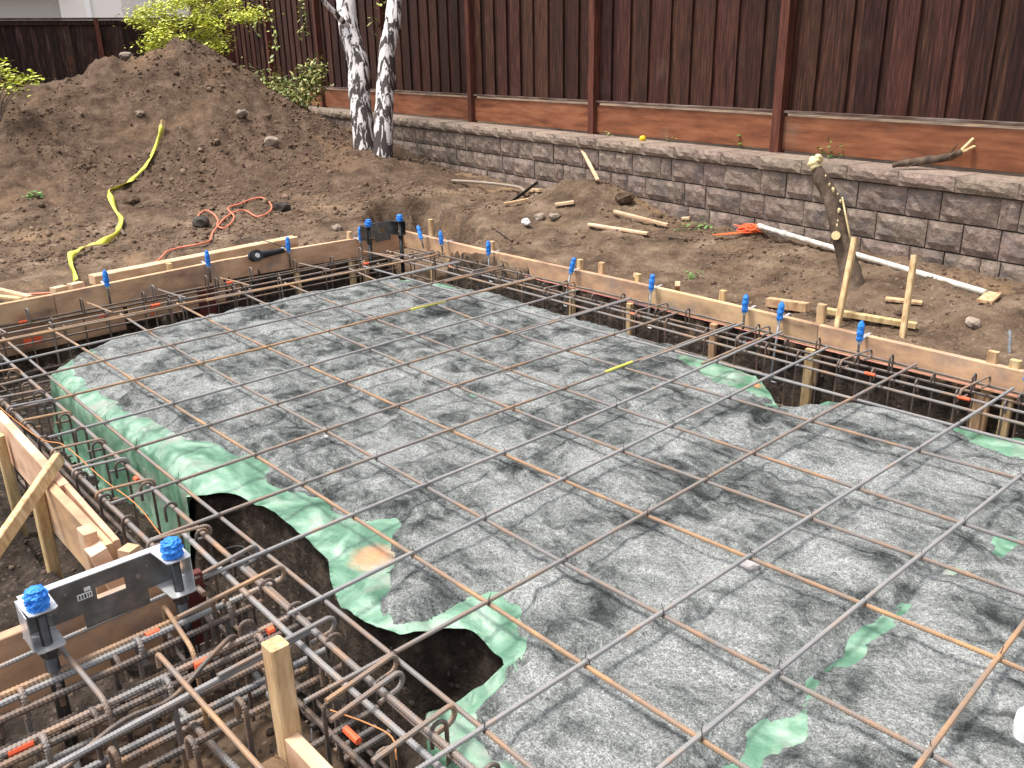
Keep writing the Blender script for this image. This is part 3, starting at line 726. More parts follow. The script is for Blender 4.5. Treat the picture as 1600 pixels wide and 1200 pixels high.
# ------------------------------------------------------------------ main fence
FO = -.375                               # fence line behind the wall face
fence = thing('board_fence', 'tall dark red brown board fence with an orange kickboard along the retaining wall', 'fence', tuple(wloc(0, FO)), WA)
fence.rotation_euler = (0, -TILT, WA)
FZ = .745
pk = []
for i in range(5):
    r = random.Random(i); w = .182 + .004 * i
    m = MB(); m.box((0, 0, 1.45), (w, .016, 2.9)); pk.append(mesh('picket', m.V, m.F, M['picket']))
posts_s = [2.44 + 2.575 * k for k in range(-1, 8)]
s = -.85; k = 0
while s < 20.5:
    front = k % 2
    obj('picket', pk[rr.randrange(5)], fence, (s + rr.uniform(-.008, .008), -.012 if not front else .012, FZ + .325 + rr.uniform(-.004, .01)), (0, 0, rr.uniform(-.01, .01)))
    s += .146 + rr.uniform(-.008, .008); k += 1
for j, ps in enumerate(posts_s):
    m = MB(); m.box((0, .052, 1.6), (.092, .092, 3.3)); m.build('post', M['post'], fence, loc=(ps, 0, .66))
    nx_ = ps + 2.575; a = ps + .048; b = nx_ - .048
    if a < -.9: a = -.9
    MB().box(((a + b) / 2, .028, FZ + .145), (b - a, .036, .285), None, .003).build('kickboard', M['kick'], fence)
    MB().box(((a + b) / 2, .034, FZ + .02 + .292 + .012), (b - a, .062, .022), None, .003).build('rail', M['rail'], fence)
    m = MB(); m.box(((a + b) / 2, -.045, FZ + 1.6), (b - a, .036, .085)); m.build('back_rail', M['post'], fence)

# ------------------------------------------------------------------ left fence, meeting the main fence at the far corner
CP = wloc(18.05, FO)
LD = Vector((-.27, -1, 0)).normalized(); LA = math.atan2(LD.y, LD.x)
lf = thing('side_fence', 'weathered dark board fence with a flat cap rail behind the dirt mound', 'fence', tuple(CP), LA)
lp = []
for i in range(5):
    m = MB(); m.box((0, 0, 1.1), (.145, .017, 2.2)); lp.append(mesh('picket', m.V, m.F, M['oldpicket']))
s = .12; k = 0
LT = 2.46
while s < 9.5:
    obj('picket', lp[rr.randrange(5)], lf, (s, .012 if k % 2 else -.008, LT - 2.22 - rr.uniform(0, .01)), (0, 0, rr.uniform(-.015, .015))); s += .125; k += 1
for ps in (.2, 2.65, 5.1, 7.6):
    MB().box((ps, .065, LT - 1.15), (.09, .09, 2.3)).build('post', M['post'], lf)
MB().box((4.8, .03, LT + .02), (9.6, .16, .038), None, .004).build('cap_rail', M['rail'], lf)
MB().box((4.8, .045, LT - .055), (9.6, .04, .09), None, .004).build('top_rail', M['oldpicket'], lf)

# ------------------------------------------------------------------ neighbouring house over the left fence
hp = rp(192, 20, 27.0); dR = Vector((RM[0][0], RM[0][1], 0)).normalized()
ha = math.atan2(-dR.y, -dR.x) - .10
ho = thing('white_house', 'white stucco house with a recessed wall in painted grey shade, seen over the left fence', 'house', (hp.x, hp.y, .5), ha)
MB().box((1.0, -3.0, 2.6), (2.0, 6, 5.2)).build('wall', M['stucco'], ho)
MB().box((6.5, -3.2, 2.6), (9.0, 6, 5.2)).build('garage_wall', M['recess'], ho)
MB().box((1.06, .03, 2.6), (.16, .06, 5.2)).build('corner_trim', M['trim'], ho)
MB().box((6.2, .02, 3.42), (9.0, .5, .30)).build('fascia', M['trim'], ho)
MB().box((6.2, -.0, 4.6), (9.0, .36, 2.05)).build('upper_wall', M['stucco'], ho)
MB().box((5.2, -3, 5.75), (11.6, 6.9, .25)).build('roof', M['roof'], ho)

# ------------------------------------------------------------------ birches
def trunk_me(path, rads, mat, sides=14, amp=.05, seed=0, name='trunk', org=None):
    P = smoothpath(path, 8); V, F = tube_arr(P, rads, sides)
    r = np.random.RandomState(seed); n = len(P)
    c = np.repeat(np.array([tuple(p) for p in P]), sides, 0); d = V - c
    sc = 1 + amp * (r.rand(n * sides, 1) - .5) * 2 + .07 * np.sin(np.tile(np.arange(sides), n)[:, None] * 3 * 2 * math.pi / sides + np.repeat(np.arange(n), sides)[:, None] * .2)
    V = c + d * sc
    if org is not None: V = V - np.array(org)
    return mesh(name, V, F, mat, True)
def leafcloud(centers, n, spread, size, mat, seed, name='leaves', flatz=.5, org=(0, 0, 0), droop=0):
    r = np.random.RandomState(seed); V = []; F = []
    C_ = np.array([tuple(c) for c in centers]); idx = r.randint(0, len(C_), n)
    for i in range(n):
        p = C_[idx[i]] + r.randn(3) * np.array([spread, spread, spread * flatz]) - np.array(org)
        a = r.rand() * 6.283; t = (r.rand() - .5) * 1.5; s = size * (.6 + .8 * r.rand())
        u = np.array([math.cos(a), math.sin(a), -droop * r.rand() + t * .3]); w = np.array([-math.sin(a) * math.cos(t), math.cos(a) * math.cos(t), math.sin(t)])
        k = len(V); V += [p, p + u * s * .5 + w * s * .28, p + u * s, p + u * s * .5 - w * s * .28]; F.append((k, k + 1, k + 2, k + 3))
    return mesh(name, V, F, mat)
def birch(name, px, rads, label, depth, branches, seed):
    base = rp(*px[0], depth); base.z = float(H([base.x], [base.y])[0]) - .15
    t = thing(name, label, 'tree', tuple(base))
    pts = [base] + [rp(u, v, depth) for u, v in px[1:]]
    obj('trunk', trunk_me(pts, rads, M['birch'], 16, .035, seed, org=base), t)
    tips = []
    for j, (bp, r0) in enumerate(branches):
        q = [rp(u, v, depth - dz) for u, v, dz in bp]
        obj('branch', trunk_me(q, [r0, r0 * .7, r0 * .35], M['birch'], 8, .03, seed + j + 3, 'branch', org=base), t); tips += q[1:]
    top = pts[-1]
    cs = [top + Vector((rng.randn() * .9, rng.randn() * .9, rng.rand() * 1.2 + .2)) for _ in range(22)] + tips[-1:]
    obj('crown', leafcloud(cs, 1500, .30, .055, M['leafl'], seed, 'crown', .6, org=base, droop=.6), t)
    return t
birch('birch_tree', [(572, 226), (563, 150), (560, 100), (545, 50), (540, 0), (536, -70), (520, -160), (515, -260)], [.15, .142, .138, .128, .12, .11, .085, .05],
      'birch with a thin side branch, next to the dirt mound', 11.6,
      [([(546, 44, .05), (525, 22, .3), (503, -4, .5), (480, -60, .8)], .045), ([(540, -120, 0), (590, -190, .4), (640, -260, .8)], .04)], 1)
birch('birch_tree', [(597, 244), (600, 190), (604, 120), (604, 80), (613, 40), (617, 0), (628, -80), (640, -170), (650, -260)], [.125, .118, .115, .105, .10, .095, .08, .06, .04],
      'birch with dark cracked bark standing closest to the block wall', 11.2,
      [([(628, -90, 0), (600, -150, .3), (590, -230, .6)], .035)], 9)

# ------------------------------------------------------------------ shrubs, vines, weeds
def stems(parent, pts_list, mat, org, r0=.012, name='stem'):
    for q in pts_list:
        V, F = tube_arr([tuple(Vector(p) - Vector(org)) for p in smoothpath(q, 5)], [r0, r0 * .4], 6); obj(name, mesh(name, V, F, mat, True), parent)
D = 13.6
mb_ = rp(285, 100, D); mb_.z = .6
mp_ = thing('maple_shrub', 'bright yellow-green young maple behind the top of the dirt mound', 'tree', tuple(mb_))
tips = [(225, 18), (232, 38), (248, 52), (238, 70), (262, 22), (275, 5), (300, 2), (320, 18), (335, 40), (322, 52), (345, 12), (368, 26), (384, 26), (340, 62), (308, 30), (265, 38), (250, 8), (290, -14), (330, -18), (360, 2), (262, 60), (300, 60), (215, 30), (395, 22), (312, 66), (245, 78), (335, 74)]
stems(mp_, [[mb_ + Vector((.1 * math.cos(i), .1 * math.sin(i), -.2)), rp(285 + (u - 285) * .35, 75, D), rp(u, v, D + .35 * math.sin(i * 2.1))] for i, (u, v) in enumerate(tips) if i % 2 == 0], M['twig'], mb_, .014)
obj('crown', leafcloud([rp(u, v, D + .35 * math.sin(i * 2.1)) for i, (u, v) in enumerate(tips)], 8200, .115, .050, M['leafy'], 5, 'crown', .42, org=mb_, droop=.5), mp_)
D = 13.4
sb = rp(440, 160, D); sb.z = .55
sh_ = thing('wilted_shrub', 'straggly shrub with dull yellow green leaves between the mound and the fence', 'shrub', tuple(sb))
tp = [(385, 122), (400, 128), (415, 135), (430, 140), (445, 150), (460, 135), (478, 118), (490, 125), (472, 140), (452, 160), (468, 155), (485, 145), (436, 128), (492, 108), (420, 150), (445, 170)]
stems(sh_, [[sb, rp(440 + (u - 440) * .5, 150, D), rp(u, v - 6, D + .3 * math.sin(i * 1.7))] for i, (u, v) in enumerate(tp)], M['twig'], sb, .008)
obj('leaves', leafcloud([rp(u, v, D + .3 * math.sin(i * 1.7)) for i, (u, v) in enumerate(tp)], 2600, .10, .065, M['leafd'], 6, 'leaves', .9, org=sb, droop=1.0), sh_)
D = 10.6
lb = rp(0, 190, D)
ls = thing('yellow_shrub', 'sparse yellow-leaved shrub at the left edge before the side fence', 'shrub', tuple(lb))
tp = [(5, 102), (12, 118), (25, 128), (40, 124), (50, 124), (8, 135), (-12, 110), (-25, 130), (22, 142)]
stems(ls, [[lb, rp(-5 + u * .4, 155, D), rp(u, v, D + .2 * math.sin(i * 1.7))] for i, (u, v) in enumerate(tp)], M['twig'], lb, .009)
obj('leaves', leafcloud([rp(u, v, D + .2 * math.sin(i * 1.7)) for i, (u, v) in enumerate(tp)], 420, .06, .06, M['leafy'], 8, 'leaves', .8, org=lb), ls)
for i, (pts, lab) in enumerate([([(392, -20), (400, 15), (398, 45)], 'short trailing vine hanging on the fence just right of the maple'),
                                ([(412, -20), (420, 20), (428, 55), (424, 92)], 'longest trailing vine on the fence between the maple and the birches'),
                                ([(468, -20), (474, 12), (473, 35), (477, 55)], 'small trailing vine on the fence post left of the birches'),
                                ([(590, -10), (592, 10), (588, 42)], 'dry brown vine on the fence between the two birch trunks')]):
    D = 14.2 if i < 3 else 12.4
    q = []
    for (u, v) in pts:      # on the fence face
        d = pdir(u, v); n = np.array([WS, 1.0, 0]); P0 = np.array(wloc(0, FO + .09)); t = (n @ (P0 - CAM)) / (n @ d); q.append(Vector(CAM + t * d))
    t = thing('vine', lab, 'vine', tuple(q[0]))
    V, F = tube_arr([tuple(p - q[0]) for p in smoothpath(q, 5)], .005, 5); obj('stem', mesh('stem', V, F, M['twig']), t)
    obj('leaves', leafcloud(smoothpath(q, 4), 70 if i < 3 else 25, .07, .085, M['leafl'], 60 + i, 'leaves', 1.2, org=q[0], droop=1.0), t)
def weed(p, n, sz, lab, mat='weed', seed=0, spread=.03, up=1.0):
    t = thing('weed', lab, 'weed', tuple(p))
    obj('leaves', leafcloud([Vector((0, 0, sz * .4)), Vector((0, 0, sz))], n, spread, sz * .9, M[mat], seed, 'leaves', up), t)
    m = MB(); mbtube(m, [(0, 0, -.01), (.003, 0, sz)], .003, 5); m.build('stem', M['twig'], t)
def captop(u, v, lift=.0): return at(u, v, .735 + lift)
weed(hit(55, 312), 90, .05, 'small green weed tuft on the bare ground at the left below the mound', seed=3, spread=.045, up=.4)
weed(captop(1161, 232), 22, .075, 'green seedling on the wall cap left of the third fence post', seed=4)
weed(captop(1307, 246), 60, .07, 'bushy weed on the wall cap against the kickboard, right of the third post', seed=5, spread=.05)
weed(hit(1085, 360), 90, .035, 'patch of green weeds at the foot of the retaining wall', seed=6, spread=.09, up=.3)
weed(hit(1083, 437), 45, .03, 'grey-green grass tuft on the bare soil behind the right form', seed=7, spread=.03, up=.5)
for i, (u, v) in enumerate([(775, 192), (850, 200), (950, 215), (1045, 224)]):
    weed(captop(u, v), 16, .035, ['wisp of grass', 'thin grass sprout', 'short grass sprout', 'pale grass sprout'][i] + ' in the gap behind the wall cap, number of its row from the left %s' % ['first', 'second', 'third', 'fourth'][i] if False else
         ['grass wisp on the wall cap just right of the first post past the birches', 'grass sprout on the wall cap midway between the two middle posts', 'grass sprout on the wall cap just right of the middle post', 'grass sprout on the wall cap right of the yellow ball'][i], 'leafl', 20 + i, .02)

# ------------------------------------------------------------------ cut tree and broken branch
bs_ = hit(1330, 453, lift=-.06); dd = float(RM[2] @ (np.array(bs_) - CAM))
ct = thing('cut_tree', 'sawn off leaning tree trunk with pale fresh cuts before the block wall', 'tree stump', tuple(bs_))
obj('trunk', trunk_me([bs_, rp(1329, 430, dd), rp(1323, 400, dd), rp(1314, 370, dd), rp(1306, 335, dd), rp(1296, 305, dd), rp(1283, 278, dd), rp(1276, 262, dd)], [.098, .075, .062, .058, .060, .055, .05, .034], M['barkd'], 14, .05, 4, org=bs_), ct)
def leaf_patch(c, n, r, seed):
    q = random.Random(seed); x = n.cross(Vector((0, 0, 1))).normalized(); y = n.cross(x)
    rim = [c + x * math.cos(t) * r * q.uniform(.4, .75) + y * math.sin(t) * r * q.uniform(.7, 1.5) for t in [k * .785 for k in range(8)]]
    return [tuple(p) for p in rim] + [tuple(c + n * .006)], [(k, (k + 1) % 8, 8) for k in range(8)]
def knob(a, b, r, mat, name): 
    V, F = tube_arr([tuple(Vector(a) - bs_), tuple(Vector(b) - bs_)], r, 10); return obj(name, mesh(name, V, F, mat), ct)
a = rp(1276, 263, dd); b = rp(1277, 243, dd - .02)
obj('broken_top', trunk_me([a, rp(1272, 254, dd), rp(1279, 249, dd), b], [.036, .042, .03, .02], M['heart'], 9, .22, 3, 'broken_top', org=bs_), ct)
a = rp(1306, 368, dd - .03); b = a + (Vector(CAM) - a).normalized() * .055
knob(a, b, .034, M['barkd'], 'branch_stub'); knob(b, b + (Vector(CAM) - a).normalized() * .006, .030, M['heart'], 'cut_face')
V, F = tube_arr([tuple(p - bs_) for p in smoothpath([rp(1316, 308, dd - .06), rp(1321, 335, dd - .07), rp(1326, 360, dd - .06), rp(1329, 378, dd - .03)], 4)], .006, 6); obj('torn_bark', mesh('torn_bark', V, F, M['heart']), ct)
for i, (u, v) in enumerate([(1290, 275), (1296, 288), (1302, 296), (1309, 303), (1313, 314), (1311, 328), (1309, 345), (1308, 352)]):
    a = rp(u, v, dd - .065); V_, F_ = leaf_patch(a - bs_, (Vector(CAM) - a).normalized(), .008 + .004 * (i % 3), i); obj('bark_scar', mesh('bark_scar', V_, F_, M['heart']), ct)
c0 = captop(1395, 258, .03); c1 = at(1440, 252, .79); c2 = at(1480, 246, .82); c3 = at(1500, 238, .87)
br = thing('broken_branch', 'broken grey branch with a splintered yellow end lying on the wall cap', 'branch', tuple(c0))
obj('bark', trunk_me([c0, c1, c2, c3], [.018, .032, .028, .022], M['barkd'], 9, .12, 7, 'bark', org=c0), br)
for i, (u, v) in enumerate([(1521, 216), (1523, 228), (1512, 234)]):
    e = c3 + (rp(u, v, float(RM[2] @ (np.array(c3) - CAM))) - c3)
    m = MB(); m.beam(c3 - c0 - (c3 - c2).normalized() * .02, e - c0, .020 + .010 * (i == 1), .010, bev=0); m.build('splinter', M['heart'], br)
V, F = tube_arr([tuple(c2 - c0), tuple(c2 - c0 + Vector((.06, 0, .10)))], [.008, .003], 5); obj('twig', mesh('twig', V, F, M['barkd']), br)
V, F = tube_arr([tuple(c1 - c0), tuple(c1 - c0 + Vector((-.05, -.12, -.035)))], [.008, .003], 5); obj('twig', mesh('twig', V, F, M['barkd']), br)
bp = captop(1004, 222, 0)
V, F = tube_arr([(0, 0, 0), (0, 0, .004), (0, 0, .016), (0, 0, .034), (0, 0, .05), (0, 0, .058), (0, 0, .06)], 1, 12)
m = MB(); Vn = []
for i in range(9):
    for j in range(12):
        th = math.pi * i / 8; Vn.append((.034 * math.sin(th) * math.cos(j * .5236), .034 * math.sin(th) * math.sin(j * .5236), .034 + .031 * math.cos(th)))
Fn = [(i * 12 + j, i * 12 + (j + 1) % 12, (i + 1) * 12 + (j + 1) % 12, (i + 1) * 12 + j) for i in range(8) for j in range(12)]
tag(obj('yellow_fruit', mesh('yellow_fruit', Vn, Fn, M['yellow'], True), None, bp), 'small round yellow fruit on the wall cap beside the middle fence post', 'fruit')

# ------------------------------------------------------------------ loose wood, stakes, pipe, shovel
def lie(u, v, lift=0.0): return hit(u, v, f=ground_z, lift=lift)
def plank(a, b, w, h, mat, label, name='wood_scrap', cat='wood scrap', grp=None, lift=.012):
    a = lie(*a, lift) if len(a) == 2 else Vector(a); b = lie(*b, lift) if len(b) == 2 else Vector(b)
    m = MB(); m.beam(Vector((0, 0, 0)), b - a, w, h, bev=.003); o = m.build(name, M[mat], None, loc=tuple(a)); return tag(o, label, cat, grp)
plank((960, 336), (1043, 357), .04, .025, 'pine', 'long pale wood lath lying near the wall, upper of the two parallel laths', lift=.03)
plank((920, 357), (1012, 371), .045, .022, 'pine', 'weathered pale lath lying below the other one, behind the right form', lift=.03)
plank((1045, 374), (1072, 379), .05, .02, 'barkd', 'short dark piece of board at the right end of the laths', lift=.02)
plank((902, 268), (934, 288), .035, .02, 'pine', 'pointed pale splinter of wood on top of the small dirt pile', lift=.04)
plank((788, 323), (826, 315), .05, .03, 'stake', 'muddy wood offcut under the shovel blade', lift=.02)
plank((868, 325), (897, 321), .045, .03, 'pine', 'short clean pine offcut at the foot of the small dirt pile', lift=.03)
plank((828, 301), (846, 303), .06, .03, 'pine', 'orange wood chip behind the shovel blade', lift=.03)
plank((1066, 345), (1078, 346), .05, .025, 'pine', 'tiny pale chip at the wall foot, left of the orange offcut', lift=.02)
plank((1101, 344), (1121, 349), .06, .025, 'pine', 'small orange offcut at the foot of the retaining wall', lift=.02)
plank((1537, 478), (1552, 464), .09, .02, 'stake', 'flat brown wood chip at the near end of the white pipe', lift=.02)
plank((1383, 470), (1440, 478), .06, .02, 'stake', 'pale flat sliver of wood on the ground right of the two leaning stakes', lift=.012)
plank((1276, 492), (1431, 517), .045, .035, 'stake', 'long wooden stake lying flat at the feet of the leaning stakes', name='lying_stake', cat='stake', lift=.03)
plank((1200, 478), (1262, 487), .05, .06, 'stake', 'muddy board end half buried behind the right form', name='board_end', lift=.02)
plank((180, 352), (196, 371), .03, .018, 'barkd', 'thin stick crossing the yellow tape at the foot of the mound', name='stick', lift=.02, cat='stick')
plank((768, 357), (801, 381), .018, .018, 'barkd', 'dark crooked stick above the pit behind the far form corner', name='stick', lift=.02, cat='stick')
def stake_between(a, b, w, mat, label, name='leaning_stake', cat='stake', grp=None, depth_top=None):
    A = lie(*a, -.04); dA = float(RM[2] @ (np.array(A) - CAM)); Bp = rp(*b, dA if depth_top is None else dA + depth_top)
    m = MB(); m.beam(Vector((0, 0, 0)), Bp - A, w, w * .8, up=(1, 0, 0), bev=.006); o = m.build(name, M[mat], None, loc=tuple(A)); return tag(o, label, cat, grp)
stake_between((1307, 512), (1336, 372), .042, 'stake', 'leaning wooden stake standing in front of the cut tree trunk')
stake_between((1410, 526), (1429, 399), .040, 'stake', 'leaning wooden stake split along its grain, across the white pipe')
stake_between((252, 212), (255, 188), .05, 'stake', 'short orange stake in the mound holding the yellow tape')
m = MB(); p = lie(1577, 552); q = rp(1578, 516, float(RM[2] @ (np.array(p) - CAM))); mbtube(m, [(0, 0, 0), tuple(q - p)], .010, 8); tag(m.build('steel_rod', M['bolt'], None, loc=tuple(p)), 'grey steel rod stuck upright in the ground near the right edge', 'steel rod')
# white pipe
a = lie(1186, 364, .05); b = lie(1538, 466, .03); mid = (a + b) / 2; mid.z = (a.z + b.z) / 2 + .0
pp = thing('white_pipe', 'long white plastic pipe lying along the foot of the retaining wall', 'pipe', tuple(a))
V, F = tube_arr([tuple(p - a) for p in smoothpath([a, mid, b], 8)], .022, 12); obj('pipe', mesh('pipe', V, F, M['pvc'], True), pp)
dv = (b - a).normalized()
V, F = tube_arr([tuple(dv * -.01), tuple(dv * .055)], .027, 12); obj('coupling', mesh('coupling', V, F, M['pvc'], False), pp)
V, F = tube_arr([tuple(dv * .30), tuple(dv * .36)], .027, 12); obj('coupling', mesh('coupling', V, F, M['pvc'], False), pp)
m = MB(); r = random.Random(5)
o0 = lie(1172, 364, .03)
for i in range(46):
    k = i / 60; c = Vector((r.uniform(-.07, .04), r.uniform(-.04, .04), r.uniform(-.02, .02)))
    pts = [c + Vector((r.uniform(-.06, .06), r.uniform(-.05, .05), r.uniform(-.01, .03))) for _ in range(4)]
    mbtube(m, smoothpath(pts, 3), .0035, 4)
for i in range(12):
    pts = [Vector((r.uniform(-.05, .0), -.02 * j - .04, -.02)) + Vector((.02 * r.random() - .03 * j, -.05 * j, 0)) for j in range(5)]; mbtube(m, smoothpath(pts, 3), .0035, 4)
tag(m.build('netting_bundle', M['orangenet'], None, loc=tuple(o0)), 'tangled bundle of bright orange netting at the far end of the white pipe', 'netting')
# shovel
a = lie(707, 285, .02); b = lie(806, 300, .05); c = lie(820, 310, .07)
sv = thing('shovel', 'shovel with a long grey shaft and a dark rusty blade lying before the wall', 'shovel', tuple(a))
V, F = tube_arr([tuple(p - a) for p in smoothpath([a, (a + b) / 2 + Vector((0, 0, .01)), b, c], 6)], [.017, .017, .019], 10); obj('shaft', mesh('shaft', V, F, M['shaft'], True), sv)
depth = float(RM[2] @ (np.array(c) - CAM)); n = 8; V = []; F = []
e0 = rp(797, 319, depth - .03); e1 = rp(840, 287, depth + .05)
ax = (e1 - e0); ux = ax.normalized(); vz = Vector((0.1, -.2, .95)); vz = (vz - ux * vz.dot(ux)).normalized(); wz = ux.cross(vz)
for i in range(n + 1):
    for j in range(5):
        s_ = i / n; wdt = .065 * math.sin(math.pi * min(1, .18 + s_ * .9)) ** .7 * (1 - .75 * max(0, s_ - .6) / .4); q_ = (j - 2) / 2
        V.append(e0 + ax * s_ + vz * wdt * q_ * .55 + wz * (wdt * q_ * .9 ) + vz * .03 * q_ * q_ - a)
for i in range(n):
    for j in range(4): k = i * 5 + j; F.append((k, k + 1, k + 6, k + 5))
me = mesh('blade', V, F, M['shovel'], True); bo = obj('blade', me, sv); md = bo.modifiers.new('thick', 'SOLIDIFY'); md.thickness = .004
# crumpled paper
rockobj(lie(822, 353, .03), .045, M['paper'], 'crumpled white paper on the soil behind the far corner', name='crumpled_paper', seed=77, flatn=.8, cat='paper')
# yellow caution tape draped from the stake down the mound
pts = [(254, 200), (250, 218), (243, 238), (232, 258), (222, 272), (210, 283), (196, 294), (172, 305), (175, 318), (181, 333), (190, 347), (187, 360), (183, 372), (165, 382), (140, 391), (124, 398), (113, 404), (112, 416), (115, 428), (120, 446)]
Q = [lie(u, v, .035) for u, v in pts]; Q = smoothpath(Q, 5)
V = []; F = []
for i, p in enumerate(Q):
    tdir = (Q[min(i + 1, len(Q) - 1)] - Q[max(i - 1, 0)]).normalized(); tw = math.sin(i * .33) * .8 + .5 * math.sin(i * .11 + 1)
    side = tdir.cross(Vector((0, 0, 1))).normalized(); upv = side.cross(tdir)
    wv = (side * math.cos(tw) + upv * math.sin(tw)) * (.026 + .008 * math.sin(i * .5))
    ct_ = .006 * math.sin(i * 1.3)
    V += [tuple(p - wv), tuple(p + upv * (.012 + ct_)), tuple(p + wv)]
    if i: k = 3 * i; F += [(k - 3, k, k + 1, k - 2), (k - 2, k + 1, k + 2, k - 1)]
to = obj('caution_tape', mesh('caution_tape', V, F, M['tape'], True)); md = to.modifiers.new('thick', 'SOLIDIFY'); md.thickness = .0015
tag(to, 'twisted yellow caution tape running down the mound to the form boards', 'caution tape')
# orange cord
pts = [(312, 352), (311, 340), (322, 333), (334, 338), (341, 348), (340, 356), (350, 360), (362, 352), (366, 342), (357, 333), (362, 326), (375, 322), (392, 315), (410, 313), (423, 322), (424, 332), (412, 341), (400, 343), (385, 334), (370, 334), (352, 345), (340, 358), (333, 368), (328, 380), (310, 386), (285, 391), (262, 397), (250, 410), (222, 428), (200, 445), (150, 455), (100, 463), (40, 466), (-10, 468)]
V, F = tube_arr([tuple(p) for p in smoothpath([lie(u, v, .022) for u, v in pts], 5)], .0085, 6)
co = thing('extension_cord', 'orange extension cord looping over the ground between the mound and the left form', 'extension cord', (0, 0, 0)); obj('cord', mesh('cord', V, F, M['cord'], True), co)
p = lie(312, 353, .02); V, F = tube_arr([tuple(p), tuple(p + Vector((-.0, -.02, .06)))], [.02, .014], 8); obj('plug', mesh('plug', V, F, M['paper'], True), co)
# sawn timber lying behind the left form
a = Vector((-4.02, .93, .035)); b = Vector((-4.28, 2.93, .055))
a = at(150, 446, .02); b = at(467, 382, .03)
tm = thing('timber', 'long pale sawn timber resting on blocks behind the form boards', 'timber', tuple(a))
m = MB(); yv = Vector((0, 0, 1)).cross((b - a).normalized()) * .055; m.beam(yv + Vector((0, 0, .035)), b - a + yv + Vector((0, 0, .035)), .11, .070, bev=.004); m.build('beam', M['pine'], tm)
for k in (.34, .985):
    q = (b - a) * k; m = MB(); m.box((0, 0, 0), (.07, .09, .10)); m.build('support_block', M['stake'], tm, loc=tuple(q + Vector((-.03, -.03 if k > .5 else 0, -.052))))
for i, ((u, v), lab) in enumerate([((92, 450), 'orange wood block behind the left form near the tape end'), ((118, 444), 'wood block holding the end of the yellow tape behind the left form')]):
    p = at(u, v, .06); m = MB(); m.box((0, 0, -.03), (.07, .10, .08), Matrix.Rotation(.3, 3, 'Z')); tag(m.build('wood_block', M['pine'], None, loc=tuple(p)), lab, 'wood block')
plank(tuple(at(-20, 449, .06)), tuple(at(48, 465, .055)), .04, .03, 'pine', 'clean thin pine lath touching the outside of the form boards', name='lath')
plank(tuple(at(-20, 461, .045)), tuple(at(34, 467, .04)), .04, .02, 'stake', 'reddish lath lying just below the clean pine lath', name='lath')
# angle grinder on the form
gp = at(398, 400, .065); gq = at(440, 392, .065)
gr = thing('angle_grinder', 'black angle grinder with a cutting disc lying beside the long timber', 'power tool', tuple(gp))
dv = (gq - gp); u_ = dv.normalized()
tow = (Vector(CAM) - gp).normalized(); tow = (tow - u_ * tow.dot(u_)).normalized()
V, F = tube_arr([tuple(tow * .040), tuple(tow * .046)], .050, 24); obj('cutting_disc', mesh('cutting_disc', V, F, M['disc']), gr)
V, F = tube_arr([tuple(tow * .046), tuple(tow * .055)], .019, 14); obj('flange_nut', mesh('flange_nut', V, F, M['sticker']), gr)
V, F = tube_arr([tuple(tow * -.035), tuple(tow * .01)], [.046, .050], 20); obj('guard', mesh('guard', V, F, M['black'], False), gr)
V, F = tube_arr([tuple(u_ * .01), tuple(u_ * .06), tuple(u_ * .12), tuple(u_ * .20), tuple(dv * 1.0 + u_ * .02)], [.034, .036, .030, .024, .020], 12); obj('body', mesh('body', V, F, M['black'], True), gr)
V, F = tube_arr([tuple(p - gp) for p in smoothpath([gq + u_ * .02, gq + u_ * .08 + Vector((-.05, 0, .02)), at(440, 385, .10), at(420, 378, .14), at(385, 372, .08), at(365, 380, .05)], 6)], .0045, 6); obj('power_cord', mesh('power_cord', V, F, M['blackpipe'], True), gr)
# white pipe end in the slab, lower right
pw = at(1606, 1132, -.02)
wp_ = thing('white_pipe_stub', 'white rounded plastic pipe end sticking up out of the sand bed', 'pipe', tuple(pw))
V, F = tube_arr([tuple(p) for p in smoothpath([(.0, 0, -.12), (0, 0, -.03), (-.004, -.002, .02), (-.0, 0, .05)], 5)], [.026, .028, .029, .024, .012], 16); obj('pipe', mesh('pipe', V, F, M['white'], True), wp_)
V, F = tube_arr([(0, 0, -.10), (0, 0, -.05), (0, 0, -.045)], [.046, .040, .028], 16); obj('sleeve', mesh('sleeve', V, F, M['sheet'], True), wp_)

# ------------------------------------------------------------------ formwork
TOP = .06
def fboard(parent, a, b, th, h, mat='form', out=(0, 0), name='form_board', top=TOP):
    """a board whose inner face runs from a to b; 'out' is the outward direction"""
    A = Vector((a[0], a[1], top - h / 2)) + Vector((out[0], out[1], 0)) * th / 2; B = Vector((b[0], b[1], top - h / 2)) + Vector((out[0], out[1], 0)) * th / 2
    m = MB(); m.beam(A, B, th, h, bev=.003); o = m.build(name, M[mat], parent); return o
def stk(parent, x, y, ztop, zbot, w=.045, d=.035, lean=(0, 0), mat='stake', name='stake'):
    m = MB(); A = Vector((x + lean[0], y + lean[1], zbot)); B = Vector((x, y, ztop)); 
    m.beam(A, B, d, w, up=(1, 0, 0), bev=.005); return m.build(name, M[mat], parent)
RF = thing('right_formwork', 'long wooden form board with stakes along the right side of the slab, facing the retaining wall', 'formwork')
RF['label'] = 'long staked formwork board on the side of the slab facing the block wall'
ry = lambda x: np.interp(x, [-3.85, -3.3, -2.0, -.545, .3, 1.08, 1.66, 3.5], [3.74, 3.70, 3.67, 3.663, 3.628, 3.555, 3.543, 3.52])
xs_ = [-3.82, -2.4, -.80, .52, 2.9]
for i in range(len(xs_) - 1):
    a, b = xs_[i], xs_[i + 1]
    mid = (a + b) / 2
    fboard(RF, (a + (.004 if i else 0), ry(a)), (b, ry(b)), .038, .145, out=(0, 1))
